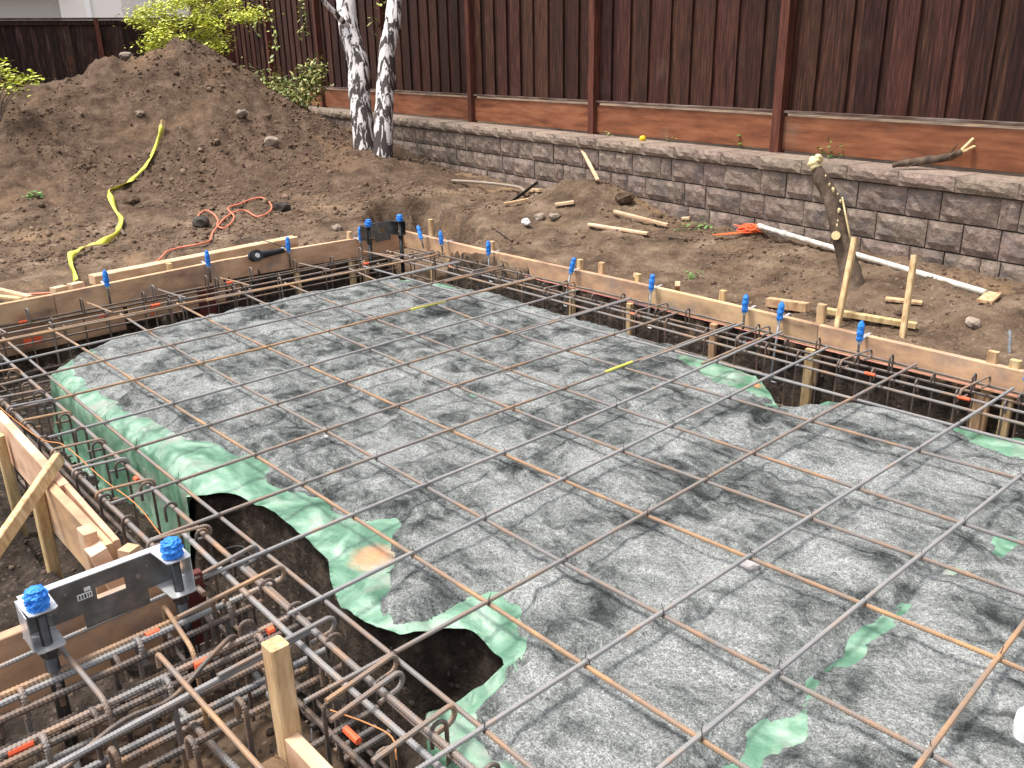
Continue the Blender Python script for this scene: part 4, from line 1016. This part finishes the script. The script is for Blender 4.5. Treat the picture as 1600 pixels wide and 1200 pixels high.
for i, (x, zt, w) in enumerate([(-3.42, .21, .05), (-2.55, .13, .05), (-1.52, .13, .045), (-1.30, .14, .045), (-.95, .11, .04), (-.22, .12, .045), (.50, .17, .05), (1.49, .12, .05), (1.60, .10, .05)]):
    stk(RF, x, float(ry(x)) + .038 + .022, zt, -.62, w)
for x in (-.97, -1.30, -.60):   # kicker ends leaning against the board
    m = MB(); m.beam(Vector((x - .12, float(ry(x)) + .22, -.02)), Vector((x, float(ry(x)) + .06, .10)), .035, .035, bev=.004); m.build('kicker', M['pine'], RF)
# inner cleat stakes seen below the board in the trench
for x, w in ((-2.55, .05), (-1.52, .05), (-.95, .045), (-.22, .05), (.50, .06), (1.49, .05), (-3.05, .04)):
    stk(RF, x, float(ry(x)) - .022, -.09, -.60, w, name='trench_stake')

LF = thing('left_formwork', 'formwork of boards stacked two high, in front of the long timber', 'formwork')
lx = lambda y: np.interp(y, [-2.4, .265, .936, 1.717, 2.71, 3.436, 3.8], [-3.62, -3.673, -3.784, -3.893, -3.909, -3.80, -3.82])
ys_ = [-1.6, .62, 2.02, 3.78]
for i in range(3):
    n = 3
    for k in range(1):
        fboard(LF, (lx(ys_[i]), ys_[i] + (.004 if i else 0)), (lx(ys_[i + 1]), ys_[i + 1]), .038, .19 if i < 2 else .17, out=(-1, 0))
fboard(LF, (lx(-1.6) + .01, -1.6), (lx(1.1) + .01, 1.1), .038, .185, out=(-1, 0), name='lower_form_board', top=TOP - .196)
fboard(LF, (lx(1.15) + .01, 1.15), (lx(2.1) + .01, 2.1), .038, .14, out=(-1, 0), name='lower_form_board', top=TOP - .196)
m = MB(); m.box((float(lx(1.78)) + .035, 1.78, -.27), (.03, .14, .30)); m.build('cleat', M['redwood'], LF)
for y, zt in ((1.55, .10), (2.25, .05), (2.6, .05), (3.2, .12), (3.32, .12)):
    stk(LF, float(lx(y)) - .038 - .022, y, zt, -.55, .05)
for y in (2.62, 3.15, 3.28): stk(LF, float(lx(y)) + .03, y, -.115, -.62, .06, .04, lean=(.05, 0) if y < 3 else (0, 0), name='trench_stake')

NF = thing('near_left_formwork', 'form boards held by wooden stakes and a diagonal brace above dug out soil', 'formwork')
fboard(NF, (-3.3, -.225), (-1.92, -.245), .038, .19, out=(0, -1))
fboard(NF, (-1.52, -.255), (-.46, -.275), .038, .215, 'pine', out=(0, -1))
fboard(NF, (-.62, -.315), (.13, -.315), .036, .225, out=(0, -1))
fboard(NF, (-.455, -.275), (.12, -.290), .022, .19, 'pine', out=(0, -1), name='splice_board')
stk(NF, -1.60, -.275, .10, -.60, .09, .04, mat='pine', name='post')
stk(NF, -1.30, -.33, .02, -.60, .05, .04)
stk(NF, -.56, -.375, .03, -.52, .06, .045, lean=(-.02, -.0))
stk(NF, .05, -.37, .10, -.46, .075, .045, mat='pine', name='post')
m = MB(); m.box((.12, -.345, -.05), (.07, .055, .22), Matrix.Rotation(.25, 3, 'X')); m.build('corner_block', M['pine'], NF)
m = MB(); m.box((.20, -.29, .035), (.05, .05, .05), Matrix.Rotation(.5, 3, 'Z')); m.build('wedge', M['pine'], NF)
a = at(92, 716, .11); b = rp(-25, 885, 2.95)
m = MB(); m.beam(a, b, .05, .032, up=(0, 1, .3), bev=.004); m.build('diagonal_brace', M['stake'], NF)
for (x, z) in ((-.12, -.20), (.16, -.22)):
    pass
# board carrying the anchor template
TF = thing('template_form_board', 'muddy form board behind the bright anchor template', 'form board')
fboard(TF, (.455, -1.9), (.455, -.20), .040, .24, out=(-1, 0))
fboard(TF, (.462, -.235), (.462, -.165), .03, .26, 'redwood', out=(1, 0), name='painted_cleat', top=.045)
fboard(TF, (.30, -.18), (.455, -.18), .03, .20, 'pine', out=(0, -1), name='end_board', top=.02)
# corner stake and board lower left
CF = thing('near_formwork', 'clean pine form board nailed to a thick upright square stake', 'formwork')
fboard(CF, (1.335, -.30), (2.6, -.30), .038, .14, 'pine', out=(0, -1), top=.035)
stk(CF, 1.315, -.315, .285, -.55, .055, .050, lean=(.02, .0))
m = MB(); mbtube(m, [(1.345, -.29, -.02), (1.36, -.275, .0), (1.35, -.268, .025)], .0022, 5); m.build('bent_nail', M['bolt'], CF)

# ------------------------------------------------------------------ rebar mat
DIA = .0070
mat_ = thing('rebar_mat', 'grid of ribbed steel reinforcing bars tied over the grey sand bed', 'rebar grid')
def bar(parent, path, r=DIA, mt='bar_mix', rib=.0016, name='rebar', sides=8, step=.0095):
    V, F = tube_arr(path, r, sides, rib, step); return obj(name, mesh(name, V, F, M[mt], False), parent)
ABAR = {-7: [-2.9825, .0104], -6: [-2.46, -.04], -5: [-2.075, -.028], -4: [-1.632, -.022], -3: [-1.14, -.028], -2: [-.7496, -.0233], -1: [-.2962, -.0176],
        0: [.1012, -.0111], 1: [.4781, -.0336], 2: [.8539, -.0483], 3: [1.225, -.018], 4: [1.6275, .007], 5: [2.014, .008], 6: [2.4727, -.052], 7: [2.89, -.01], 8: [3.29, 0], 9: [3.70, 0]}
BBAR = {0: [.0766, -.0101, .0016], 1: [.4312, .0048, -.0023], 2: [.7744, -.0081, .0059], 3: [1.1952, .0098, .0082], 4: [1.5791, -.0039, .0133], 5: [1.9357, -.0112, .0125],
        6: [2.3937, -.0125, .0254], 7: [2.80, .012, 0.004]}
AM = {-7: 'bar_rust', -6: 'bar_grey', -5: 'bar_mix', -4: 'bar_rust', -3: 'bar_grey', -2: 'bar_mix', -1: 'bar_mix', 0: 'bar_mix', 1: 'bar_grey', 2: 'bar_grey', 3: 'bar_mix', 4: 'bar_grey', 5: 'bar_grey', 6: 'bar_rust', 7: 'bar_mix', 8: 'bar_grey', 9: 'bar_mix'}
BM = {0: 'bar_mix', 1: 'bar_rust', 2: 'bar_mix', 3: 'bar_rust', 4: 'bar_mix', 5: 'bar_mix', 6: 'bar_mix', 7: 'bar_grey'}
ax_ = {}; by_ = {}
for k, c in ABAR.items():
    y0 = -.19 if k < 1 else (-.17 if k == 1 else (-.03 if k in (2,) else -.12))
    if k >= 3: y0 = -.22
    if k in (1,): y0 = -.9
    if k in (2,): y0 = -.06
    y1 = 3.45 + .05 * math.sin(k * 2.3)
    if k == -7: y1 = 3.55
    w = random.Random(k).uniform(-.008, .008); ph = k * 1.7
    f = (lambda c, w, ph: lambda y: c[0] + c[1] * y + w * math.sin(y * 1.5 + ph))(c, w, ph); ax_[k] = f
    bar(mat_, [(f(y), y, .0065 + .004 * math.sin(y * 2 + k)) for y in np.linspace(y0, y1, 24)], mt=AM[k])
for k, c in BBAR.items():
    x0 = -3.08 + .05 * math.sin(k * 3.1); x1 = 4.1
    w = random.Random(k + 50).uniform(-.006, .006)
    f = (lambda c, w, k: lambda x: (c[0] + c[1] * x + c[2] * min(x, 2.4) ** 2 * (1 if x > -2.6 else 1)) + w * math.sin(x * 1.4 + k))(c, w, k); by_[k] = f
    bar(mat_, [(x, f(x), -.0075 + .004 * math.sin(x * 2 + k)) for x in np.linspace(x0, x1, 30)], mt=BM[k])
# lapped ends along the right side
for k, y0, y1, dx in ((-6, 2.2, 3.4, .03), (-4, 1.9, 3.45, -.028), (-2, 2.35, 3.46, .03), (0, 2.5, 3.49, .028), (1, 2.7, 3.3, -.03), (-7, 1.4, 3.4, .03), (-7, .0, .9, .035), (-5, 2.9, 3.5, .03)):
    bar(mat_, [(ax_[k](y) + dx, y, .008) for y in np.linspace(y0, y1, 8)], mt='bar_rust' if k % 2 else 'bar_grey', name='lap_bar')
m = MB(); r = random.Random(9)
for ka, fa in ax_.items():
    for kb, fb in by_.items():
        x = fa(by_[kb](0)); y = fb(x); x = fa(y)
        if x > 3.2: continue
        an = math.pi / 4 * (1 if (ka + kb) % 2 else -1); c, s = math.cos(an), math.sin(an); R = .0105
        pts = [(x + c * R * math.cos(t) * 1.2, y + s * R * math.cos(t) * 1.2, .0155 * math.sin(t)) for t in np.linspace(-2.6, 2.6 + 1.2, 12)]
        mbtube(m, pts, .0012, 4)
        e = pts[-1]; mbtube(m, [(x, y, .014), (x + r.uniform(-.012, .012), y + r.uniform(-.012, .012), .032 + r.uniform(0, .01))], .0013, 4)
        e2 = MB(); 
tw = m.build('tie_wire', M['wire'], mat_); tw['kind'] = 'stuff'
def band(parent, a, b, r, mt, name='paint_mark'):
    V, F = tube_arr([a, tuple((np.array(a) + np.array(b)) / 2), b], r, 8); return obj(name, mesh(name, V, F, M[mt]), parent)
p = at(660, 475); k = -4; band(mat_, (ax_[k](p.y - .16), p.y - .16, .007), (ax_[k](p.y + .14), p.y + .14, .007), .0086, 'ypaint')
p = at(968, 578); k = 0; band(mat_, (ax_[k](p.y - .09), p.y - .09, .007), (ax_[k](p.y + .13), p.y + .13, .007), .0086, 'ypaint')
p = at(1425, 573)
# ------------------------------------------------------------------ footing cages
def hook_tie(parent, p0, p1, z, r, mt, rib=0., tail=.05, hr=.024, name='crosstie', both=True, down=.0, step=.009):
    """straight tie between two bars with a 180 degree hook over each; p0, p1 are (x,y)"""
    a = np.array([p0[0], p0[1], z + hr]); b = np.array([p1[0], p1[1], z + hr]); d = (b - a) / np.linalg.norm(b - a)
    pts = []
    if both:
        pts += [tuple(a + d * tail - np.array([0, 0, 2 * hr + down]))]
        for t in np.linspace(-1.4, 1.4, 8): pts.append(tuple(a - d * hr * math.cos(t) + np.array([0, 0, -hr + hr * math.sin(t)])))
    else: pts.append(tuple(a - d * .02))
    for t in np.linspace(1.4, -1.4, 8): pts.append(tuple(b + d * hr * math.cos(t) + np.array([0, 0, -hr + hr * math.sin(t)])))
    pts += [tuple(b - d * tail - np.array([0, 0, 2 * hr + down]))]
    return bar(parent, pts, r, mt, rib, name, 7 if rib else 6, step)
def stirrup(parent, p0, p1, z0, zb, r, mt, rib=0., hr=.022, name='stirrup', step=.009, rise=(0, 0)):
    """two-legged tie across a footing: hooked over bar p0, down, across, up and hooked over bar p1"""
    a = np.array([p0[0], p0[1]]); b = np.array([p1[0], p1[1]]); d = (b - a) / np.linalg.norm(b - a)
    P = lambda q, z: (q[0], q[1], z)
    pts = [P(a + d * hr, z0 - .05)]
    for t in np.linspace(0, math.pi, 7): pts.append(P(a + d * hr * math.cos(t), z0 + rise[0] + hr * math.sin(t)))
    pts += [P(a - d * hr, z0 - .1), P(a - d * hr, zb + .02), P(a - d * hr * .3, zb), P(b + d * hr * .3, zb), P(b + d * hr, zb + .02), P(b + d * hr, z0 - .1)]
    for t in np.linspace(0, math.pi, 7): pts.append(P(b + d * hr * math.cos(t), z0 + rise[1] + hr * math.sin(t)))
    pts.append(P(b - d * hr, z0 - .05))
    return bar(parent, pts, r, mt, rib, name, 7 if rib else 6, step)
def longb(parent, a, b, r, mt, rib=0., wob=.006, seed=0, name='long_bar', n=10, step=.009):
    r_ = random.Random(seed); a = np.array(a, float); b = np.array(b, float); ph = r_.uniform(0, 6)
    pts = [tuple(a + (b - a) * t + np.array([wob * math.sin(t * 5 + ph), wob * math.cos(t * 4 + ph), wob * .6 * math.sin(t * 6 + ph)])) for t in np.linspace(0, 1, n)]
    return bar(parent, pts, r, mt, rib, name, 8 if rib else 6, step)
# near left side
NC = thing('rebar_cage', 'reinforcing cage with round hooked ties beside the draped green sheet', 'rebar cage')
yo = -.19; yi = -.035
RB = .0088; rb_ = .0021
longb(NC, (-3.5, yo + .02, -.004), (.55, yo, -.006), RB, 'bar_mix', rb_, seed=1, step=.011); longb(NC, (-3.4, yi + .05, -.004), (1.75, yi, -.006), RB, 'bar_mix', rb_, seed=2, step=.011)
longb(NC, (.1, -.075, -.012), (1.9, -.085, -.03), RB, 'bar_grey', rb_, seed=3, step=.011); longb(NC, (.45, -.01, -.02), (2.6, -.055, -.02), RB, 'bar_mix', rb_, seed=4, step=.011)
for y, z, s_ in ((-.2, -.42, 5), (-.02, -.42, 6), (.04, -.43, 7), (-.11, -.22, 8)): longb(NC, (-3.4, y, z), (2.6, y, z), RB, 'bar_dark', rb_ if z > -.3 else 0, seed=s_, step=.012)
xsN = [-2.95, -2.6, -2.25, -1.98, -1.78, -1.60, -1.36, -1.13, -.90, -.62, -.34, -.10, .18]
for i, x in enumerate(xsN):
    stirrup(NC, (x, yo), (x + .01, yi), .0, -.44, .0055, 'bar_dark', 0 if x < -1.4 else .0009)
    if i % 4 != 3: hook_tie(NC, (x - .03, yo), (x + .0, yi + .012), .004, .006, ['bar_mix', 'bar_grey', 'bar_rust', 'bar_mix'][i % 4], .0009 if x > -2 else 0, tail=.055)
for i, (x, ex) in enumerate([(.42, 0), (.62, .02), (.80, .03), (1.02, -.01), (1.28, 0), (1.52, .0), (1.72, 0), (1.9, 0)]):
    stirrup(NC, (x, yo + .02), (x + .02, yi + .02), -.01, -.44, .006, 'bar_dark', .001)
for (p0, p1, mt) in (((.50, -.24), (.44, .03), 'bar_mix'), ((.66, -.30), (.62, .03), 'bar_rust'), ((1.0, -.33), (.98, -.0), 'bar_mix'), ((1.29, -.17), (1.26, .03), 'bar_rust'), ((1.36, -.20), (1.33, .0), 'bar_mix'), ((1.55, -.2), (1.53, .02), 'bar_rust')):
    hook_tie(NC, p0, p1, .002, .0075, mt, .0012, tail=.06, hr=.027, both=False)
for a, b in (((-.45, yi, 0), (-.42, yi, 0)), ((1.38, -.19, -.005), (1.44, -.19, -.005))): band(NC, a, b, .0101, 'opaint')
m = MB(); mbtube(m, smoothpath([(-2.2, -.24, .02), (-1.5, -.225, .018), (-1.1, -.20, .02), (-.95, -.15, .022), (-.5, -.145, .02), (-.18, -.13, .02), (.04, -.13, -.02)], 5), .0024, 5); m.build('loose_wire', M['wirerust'], NC)
m = MB(); mbtube(m, smoothpath([(1.33, -.20, .03), (1.42, -.15, .015), (1.50, -.13, .01), (1.56, -.16, .0)], 5), .002, 5); m.build('loose_wire', M['wirerust'], NC)
m = MB(); mbtube(m, smoothpath([(.30, -.02, -.02), (.36, .03, .0), (.42, .05, -.03), (.50, .09, -.03)], 5), .0016, 5); m.build('loose_wire', M['wire'], NC)
# grade beam leaving towards the lower left
GC = thing('rebar_cage', 'dense cage of thick ribbed bars below the bright anchor template', 'rebar cage')
RG = .0102; rg = .0024
for i, (x, z, y1, mt) in enumerate([(.585, -.028, -.16, 'bar_rust'), (.612, -.034, .06, 'bar_grey'), (.645, -.058, .02, 'bar_dark'), (.815, -.035, -.02, 'bar_mix'), (.845, -.05, .02, 'bar_dark'), (.88, -.10, -.1, 'bar_dark'), (.54, -.26, .05, 'bar_dark'), (.70, -.40, .05, 'bar_mix'), (.90, -.40, .1, 'bar_dark'), (1.10, -.38, .1, 'bar_mix'), (.62, -.28, -.3, 'bar_grey'), (1.16, -.22, .05, 'bar_dark'), (.66, -.14, .08, 'bar_dark'), (.74, -.30, .0, 'bar_mix'), (.98, -.16, .05, 'bar_dark'), (.80, -.22, .1, 'bar_grey'), (1.02, -.42, .1, 'bar_mix'), (.60, -.42, .1, 'bar_rust')]):
    longb(GC, (x + .015, -1.9, z), (x, y1, z + .004), RG, mt, rg, .008, 20 + i, step=.0115)
# the bar of the slab grid that runs on to the lower left sits here too
longb(GC, (1.05, -1.2, .012), (.975, -.06, .012), .0085, 'bar_grey', .0011, .004, 61)
# long diagonal rusty tie and others
for i, (a, b, mt) in enumerate([((.50, -.62, .015), (.86, -.60, -.0), 'bar_mix'), ((.78, -.43, .028), (1.44, -.42, .02), 'bar_rust'), ((.62, -.92, .0), (.98, -.92, -.02), 'bar_mix'), ((.52, -.31, .0), (.80, -.335, -.01), 'bar_rust')]):
    bar(GC, fillet([(a[0], a[1], a[2] - .05), a, b, (b[0] + .03, b[1] - .01, b[2] - .30)], .05), .0072, mt, .0012, 'crosstie')
for i, y in enumerate([-1.0, -.82, -.66, -.50, -.34, -.22, -.10]):
    stirrup(GC, (.60 + .02 * (i % 2), y), (1.10 - .05 * (i % 3), y + .02), -.065, -.43, .0078, 'bar_dark', .0019, hr=.026)
    if i % 2: stirrup(GC, (.62, y + .07), (.86, y + .06), -.04, -.43, .0078, 'bar_mix', .0019, hr=.026)
    if i == 2: stirrup(GC, (.83, y + .03), (1.14, y + .05), -.05, -.43, .0075, 'bar_dark', .0019, hr=.026)
for a, b in (((.60, -.10, -.30), (1.30, -.16, -.33)), ((.62, -.40, -.20), (1.25, -.30, -.36)), ((.55, -.65, -.30), (1.2, -.75, -.32))): longb(GC, a, b, RG, 'bar_grey', rg, .004, 3, step=.0115)
bar(GC, smoothpath([(1.02, -.95, -.10), (.93, -.62, -.03), (.90, -.45, -.05), (.86, -.30, .0), (.78, -.20, -.04), (.74, -.19, -.2)], 6), .0075, 'bar_dark', .0012, 'bent_bar')
for a, b in (((.83, -.35, -.035), (.83, -.31, -.035)), ((.60, -.40, -.03), (.60, -.36, -.03)), ((.60, -.86, -.03), (.60, -.80, -.03)), ((.83, -.78, -.035), (.83, -.84, -.035)), ((.83, -.12, -.035), (.83, -.10, -.035)), ((1.1, -.55, -.38), (1.1, -.60, -.38))): band(GC, a, b, .0118, 'opaint')
# left side
LC = thing('rebar_cage', 'reinforcing cage with upright looped hooks along the two high form boards', 'rebar cage')
for i, (x, z, mt) in enumerate([(-3.70, -.088, 'bar_dark'), (-3.66, -.10, 'bar_dark'), (-3.24, -.03, 'bar_mix'), (-3.20, -.06, 'bar_dark'), (-3.04, -.022, 'bar_rust'), (-3.6, -.42, 'bar_dark'), (-3.3, -.42, 'bar_dark'), (-3.05, -.42, 'bar_dark'), (-3.6, -.22, 'bar_dark')]):
    longb(LC, (x, -.25, z), (x - .02, 3.5, z), .0075, mt, 0, .008, 70 + i)
for i, y in enumerate([.12, .42, .78, 1.22, 1.30, 1.72, 1.80, 2.10, 2.5, 2.86, 3.15]):
    mt = ['bar_dark', 'bar_mix', 'bar_dark'][i % 3]
    stirrup(LC, (-3.66, y), (-3.22, y + .02), -.045, -.44, .0058, mt, 0, hr=.024, rise=(.035 if i % 3 else 0, .02))
    if i % 2: stirrup(LC, (-3.28, y + .05), (-3.02, y + .05), -.01, -.44, .0055, 'bar_dark', 0, hr=.02)
    if i % 2 == 0: longb(LC, (-3.64, y + .03, -.02), (-3.18, y + .05, -.005), .0065, 'bar_rust' if i % 4 else 'bar_mix', 0, .002, i, 'crosstie')
for (y, x) in ((.36, -3.70), (.75, -3.24), (1.12, -3.24), (1.9, -3.70), (2.9, -3.24)): band(LC, (x, y, -.085 if x < -3.5 else -.03), (x, y + .06, -.085 if x < -3.5 else -.03), .0098, 'opaint')
for y_, w_ in ((.42, .12), (1.28, .10)): m = MB(); m.box((float(lx(y_)) + .0125, y_, -.22), (.003, w_, .07)); m.build('paint_patch', M['opaint'], LF)
# right side
RC = thing('rebar_cage', 'reinforcing cage in the dark trench on the block wall side', 'rebar cage')
for i, (y, z, mt) in enumerate([(3.245, -.012, 'bar_mix'), (3.11, -.012, 'bar_mix'), (3.48, -.07, 'bar_dark'), (3.50, -.02, 'bar_dark'), (3.12, -.44, 'bar_dark'), (3.3, -.44, 'bar_dark'), (3.48, -.44, 'bar_dark'), (3.42, -.24, 'bar_dark')]):
    longb(RC, (-3.45, y + .04, z), (4.0, y - .05, z), .0078, mt, 0 if mt == 'bar_dark' else .001, .010, 90 + i, n=16, step=.012)
for i, x in enumerate([-3.3, -3.0, -2.7, -2.42, -2.2, -1.9, -1.62, -1.4, -1.12, -.85, -.55, -.30, .0, .22, .42, .62, .86, 1.05, 1.28, 1.48, 1.7, 1.95, 2.4]):
    stirrup(RC, (x, 3.24), (x - .01, 3.46), -.01, -.45, .0056, 'bar_dark', 0, hr=.021, rise=(0, .02 if i % 2 else -.03))
    if i % 3 == 1: hook_tie(RC, (x + .05, 3.47), (x + .03, 3.22), .005, .006, 'bar_mix', 0, tail=.05)
for x, y in ((-.6, 3.24), (.30, 3.235), (1.02, 3.22), (1.50, 3.21), (-2.6, 3.28)): band(RC, (x, y - .03 * (x + 0) / 4, -.012), (x + .055, y - .03 * x / 4, -.012), .0094, 'opaint')
# red string lines
for nm, a, b, lab in (('string_line', (-2.0, 3.60, -.055), (3.2, 3.47, -.045), 'pink string line stretched along the foot of a form board'),
                      ):
    m = MB(); mbtube(m, [a, tuple((np.array(a) + np.array(b)) / 2 - np.array([0, 0, .004])), b], .0018 if 'pink' in lab else .0012, 4); tag(m.build(nm, M['twine' if 'pink' in lab else 'paper']), lab, 'string line')

# ------------------------------------------------------------------ anchor bolts
ORD = ['', '', '']
def tapelump(r0, z0, z1, seed, n=9, sides=12, wob=.16):
    r = np.random.RandomState(seed); V = []; F = []
    for i in range(n):
        t = i / (n - 1); rad = r0 * (.86 + .26 * math.sin(math.pi * min(1, t * 1.1 + .05)) ** .5 + .10 * math.sin(t * 19 + seed)) * (1 if i < n - 1 else .45)
        for j in range(sides):
            q = rad * (1 + wob * (r.rand() - .5) * 2); V.append((q * math.cos(j * 2 * math.pi / sides), q * math.sin(j * 2 * math.pi / sides), z0 + (z1 - z0) * t + .003 * (r.rand() - .5)))
    for i in range(n - 1):
        for j in range(sides): F.append((i * sides + j, i * sides + (j + 1) % sides, (i + 1) * sides + (j + 1) % sides, (i + 1) * sides + j))
    F.append(tuple(range(sides - 1, -1, -1))); F.append(tuple((n - 1) * sides + j for j in range(sides)))
    return V, F
def abolt(x, y, out, lab, seed, low=-.17, tilt=(0, 0), hook=True, top=.155):
    """rod with taped thread, held to the form board by a thin clip"""
    t = thing('anchor_bolt', lab, 'anchor bolt', (x, y, 0), 0, 'blue taped anchor bolts clipped to the form boards')
    tx, ty = tilt; P = lambda z: (tx * z, ty * z, z)
    path = [P(top - .01), P(low + .03)]
    if hook: path = fillet([P(top - .01), P(low), (tx * low + .045, ty * low + .0, low + .004)], .03)
    V, F = tube_arr(path, .0078, 8); rd_ = obj('rod', mesh('rod', V, F, M['bolt'], True), t)
    V, F = tapelump(.0175, .050, top + .008, seed, 12, 14, .12); V = [(a + tx * c, b + ty * c, c) for a, b, c in V]; obj('blue_tape', mesh('blue_tape', V, F, M['blue']), rd_)
    m = MB(); c = Vector((tx * .05, ty * .05, .052)); e = Vector((out[0] * .12, out[1] * .12, .066))
    m.beam(c, e, .018, .004, bev=0); m.beam(c + Vector((0, 0, -.02)), c + Vector((0, 0, .002)), .022, .022, bev=0); m.beam(e, e + Vector((out[0] * .01, out[1] * .01, -.03)), .018, .004, up=(out[0], out[1], 0), bev=0)
    m.build('clip', M['galv'], t)
    return t
RL = ['most tilted of the blue taped anchor bolts, beside the tall corner stake', 'blue taped anchor bolt just past the tall corner stake', 'blue taped anchor bolt third from the far template toward the cut tree',
      'blue taped anchor bolt with a pale slanted rod near a board joint', 'blue taped anchor bolt with a white paper scrap on its rod', 'blue taped anchor bolt with the shorter rod of the close pair', 'blue taped anchor bolt with the longest rod, of the close pair', 'blue taped anchor bolt in front of the leaning split stake', 'blue taped anchor bolt nearest the grey steel rod']
for i, (x, lw, ti, hk) in enumerate([(-3.40, -.06, (-.5, .1), False), (-3.10, -.08, (-.1, 0), False), (-2.46, -.18, (0, 0), True), (-1.52, -.21, (.15, .15), True), (-.74, -.22, (.05, .05), True), (.03, -.14, (.02, 0), False), (.28, -.35, (.05, .03), True), (.82, -.15, (0, 0), False), (1.70, -.15, (0, 0), False)]):
    abolt(x, float(ry(x)) - .055, (0, 1), RL[i], 100 + i, lw, ti, hk)
pa = thing('paper_scrap', 'small white paper scrap stuck on an anchor rod inside the right form', 'paper', (-.80, float(ry(-.8)) - .09, -.05)); m = MB(); m.box((0, 0, 0), (.10, .004, .035), Matrix.Rotation(.5, 3, 'X')); m.build('sheet', M['paper'], pa)
for i, (y, lab) in enumerate([(1.0, 'blue taped anchor bolt beside the end of the yellow tape'), (1.83, 'blue taped anchor bolt in front of the middle of the long timber'), (2.56, 'blue taped anchor bolt by the angle grinder'), (3.24, 'blue taped anchor bolt between the grinder and the dark template')]):
    abolt(float(lx(y)) + .055, y, (-1, 0), lab, 120 + i, -.12, (0, 0), False, .165)
# ------------------------------------------------------------------ anchor templates
def template(name, lab, cx, cy, y0, y1, ztop, seed, dark=False, loc=(0, 0, 0), rz=0, flipx=1):
    """steel template standing on the form: web plate with a window, two flanged ends, two thick anchor rods"""
    t = thing(name, lab, 'anchor template', loc, rz)
    mg = M['galv'] if not dark else M['blackrod']
    L = y1 - y0; th = .0035; wx = -.075 * flipx       # plate stands behind the rods
    ym = (y0 + y1) / 2
    zb = ztop - .115; zb2 = ztop - .165
    # web: frame strips around the window
    m = MB()
    a0, a1 = y0 - .03, y1 + .03; w0, w1 = y0 + L * .44, y0 + L * .66; wz1 = ztop - .045; wz0 = ztop - .085
    for (ya, yb, za, zc) in ((a0, w0, zb, ztop), (w1, a1, zb, ztop), (w0, w1, wz1, ztop), (w0, w1, zb, wz0), (y0 + L * .32, y0 + L * .82, zb2, zb)):
        m.box((wx, (ya + yb) / 2, (za + zc) / 2), (th, yb - ya, zc - za))
    m.build('web_plate', M['steelweb'], t)
    m = MB(); m.box((wx - .012 * flipx, (a0 + a1) / 2, ztop + .002), (.03, a1 - a0, .0035)); m.build('top_flange', mg, t)
    for yy in (y0, y1):
        for z, nm in ((ztop + .0015, 'upper_tab'), (ztop - .118, 'lower_tab')):
            m = MB(); h_ = .042
            Vt = [(-.08 * flipx, yy - h_), (.030 * flipx, yy - h_ * .8), (.036 * flipx, yy - h_ * .5), (.036 * flipx, yy + h_ * .8), (.028 * flipx, yy + h_), (-.08 * flipx, yy + h_)]
            n = len(Vt); m.add([(x, y, z - .0018) for x, y in Vt] + [(x, y, z + .0018) for x, y in Vt], [tuple(range(n - 1, -1, -1)), tuple(range(n, 2 * n))] + [(i, (i + 1) % n, n + (i + 1) % n, n + i) for i in range(n)])
            m.build(nm, mg, t)
        m = MB(); m.box((-.025 * flipx, yy + (-.040 if yy == y0 else .040), ztop - .058), (.10, .003, .112)); m.build('end_plate', mg, t)
        V, F = tube_arr([(0, yy, ztop + .045), (0, yy, -.15), (.005, yy, -.44)], .0145, 14); rod_ = obj('anchor_rod', mesh('anchor_rod', V, F, M['blackrod'], True), t)
        V, F = tube_arr([(0, yy, ztop - .122), (0, yy, ztop - .128), (0, yy, ztop - .150), (0, yy, ztop - .158)], [.022, .024, .024, .018], 12); obj('nut', mesh('nut', V, F, M['blackrod'], False), rod_)
        V, F = tube_arr([(0, yy, ztop - .158), (.002, yy, -.28)], .019, 12); obj('sleeve', mesh('sleeve', V, F, M['blackrod'], True), rod_)
        V, F = tapelump(.0265, 0, .062, seed + int((yy + 1) * 10), 16, 26, .13); obj('blue_tape', mesh('blue_tape', [(a, b + yy, c + ztop + .004) for a, b, c in V], F, M['blue']), rod_)
        m = MB(); m.box((0, yy, -.44), (.09, .09, .012), Matrix.Rotation(.2, 3, 'Z')); m.build('bottom_plate', M['blackrod'], rod_)
    return t, wx, a0, a1
M['steelweb'] = mk('dull_steel', [(.38, (.13, .135, .13)), (.52, (.17, .173, .17)), (.66, (.23, .232, .228))], 18, 6, .42, .08, 60, .001, metal=.6, spec=.5)
T1, wx, a0, a1 = template('anchor_template', 'bright steel anchor template with two thick rods capped in blue tape', 0, 0, -.655, -.275, .185, 5, loc=(.585, 0, 0))
m = MB(); m.box((wx + .003, -.52, .128), (.0008, .042, .020)); m.build('label_sticker', M['sticker'], T1)
m = MB()
for k, (yy, zz, w_, h_) in enumerate([(-.535, .128, .004, .013), (-.527, .128, .004, .013), (-.519, .128, .005, .013), (-.511, .128, .003, .013), (-.504, .128, .003, .012)]): m.box((wx + .0045, yy, zz), (.0007, w_, h_))
m.build('printed_code', M['ink'], T1)
m = MB(); m.box((wx + .003, -.510, .148), (.0008, .018, .012)); m.build('label_sticker', M['sticker'], T1)
V, F = tube_arr([(wx + .001, -.365, .125), (wx + .006, -.365, .125)], .008, 16); obj('grommet', mesh('grommet', V, F, M['bar_rust']), T1)
for yy, zz in ((-.57, .155), (-.335, .15), (-.62, .11)):
    V, F = tube_arr([(wx + .001, yy, zz), (wx + .0045, yy, zz)], .003, 8); obj('rivet', mesh('rivet', V, F, M['bolt']), T1)
# far corner template stands across the left form near the corner
T2, wx, a0, a1 = template('anchor_template', 'dark anchor template with two blue taped rods at the far corner', 0, 0, -.17, .17, .185, 25, dark=True, loc=(-3.66, 3.43, 0), rz=0)
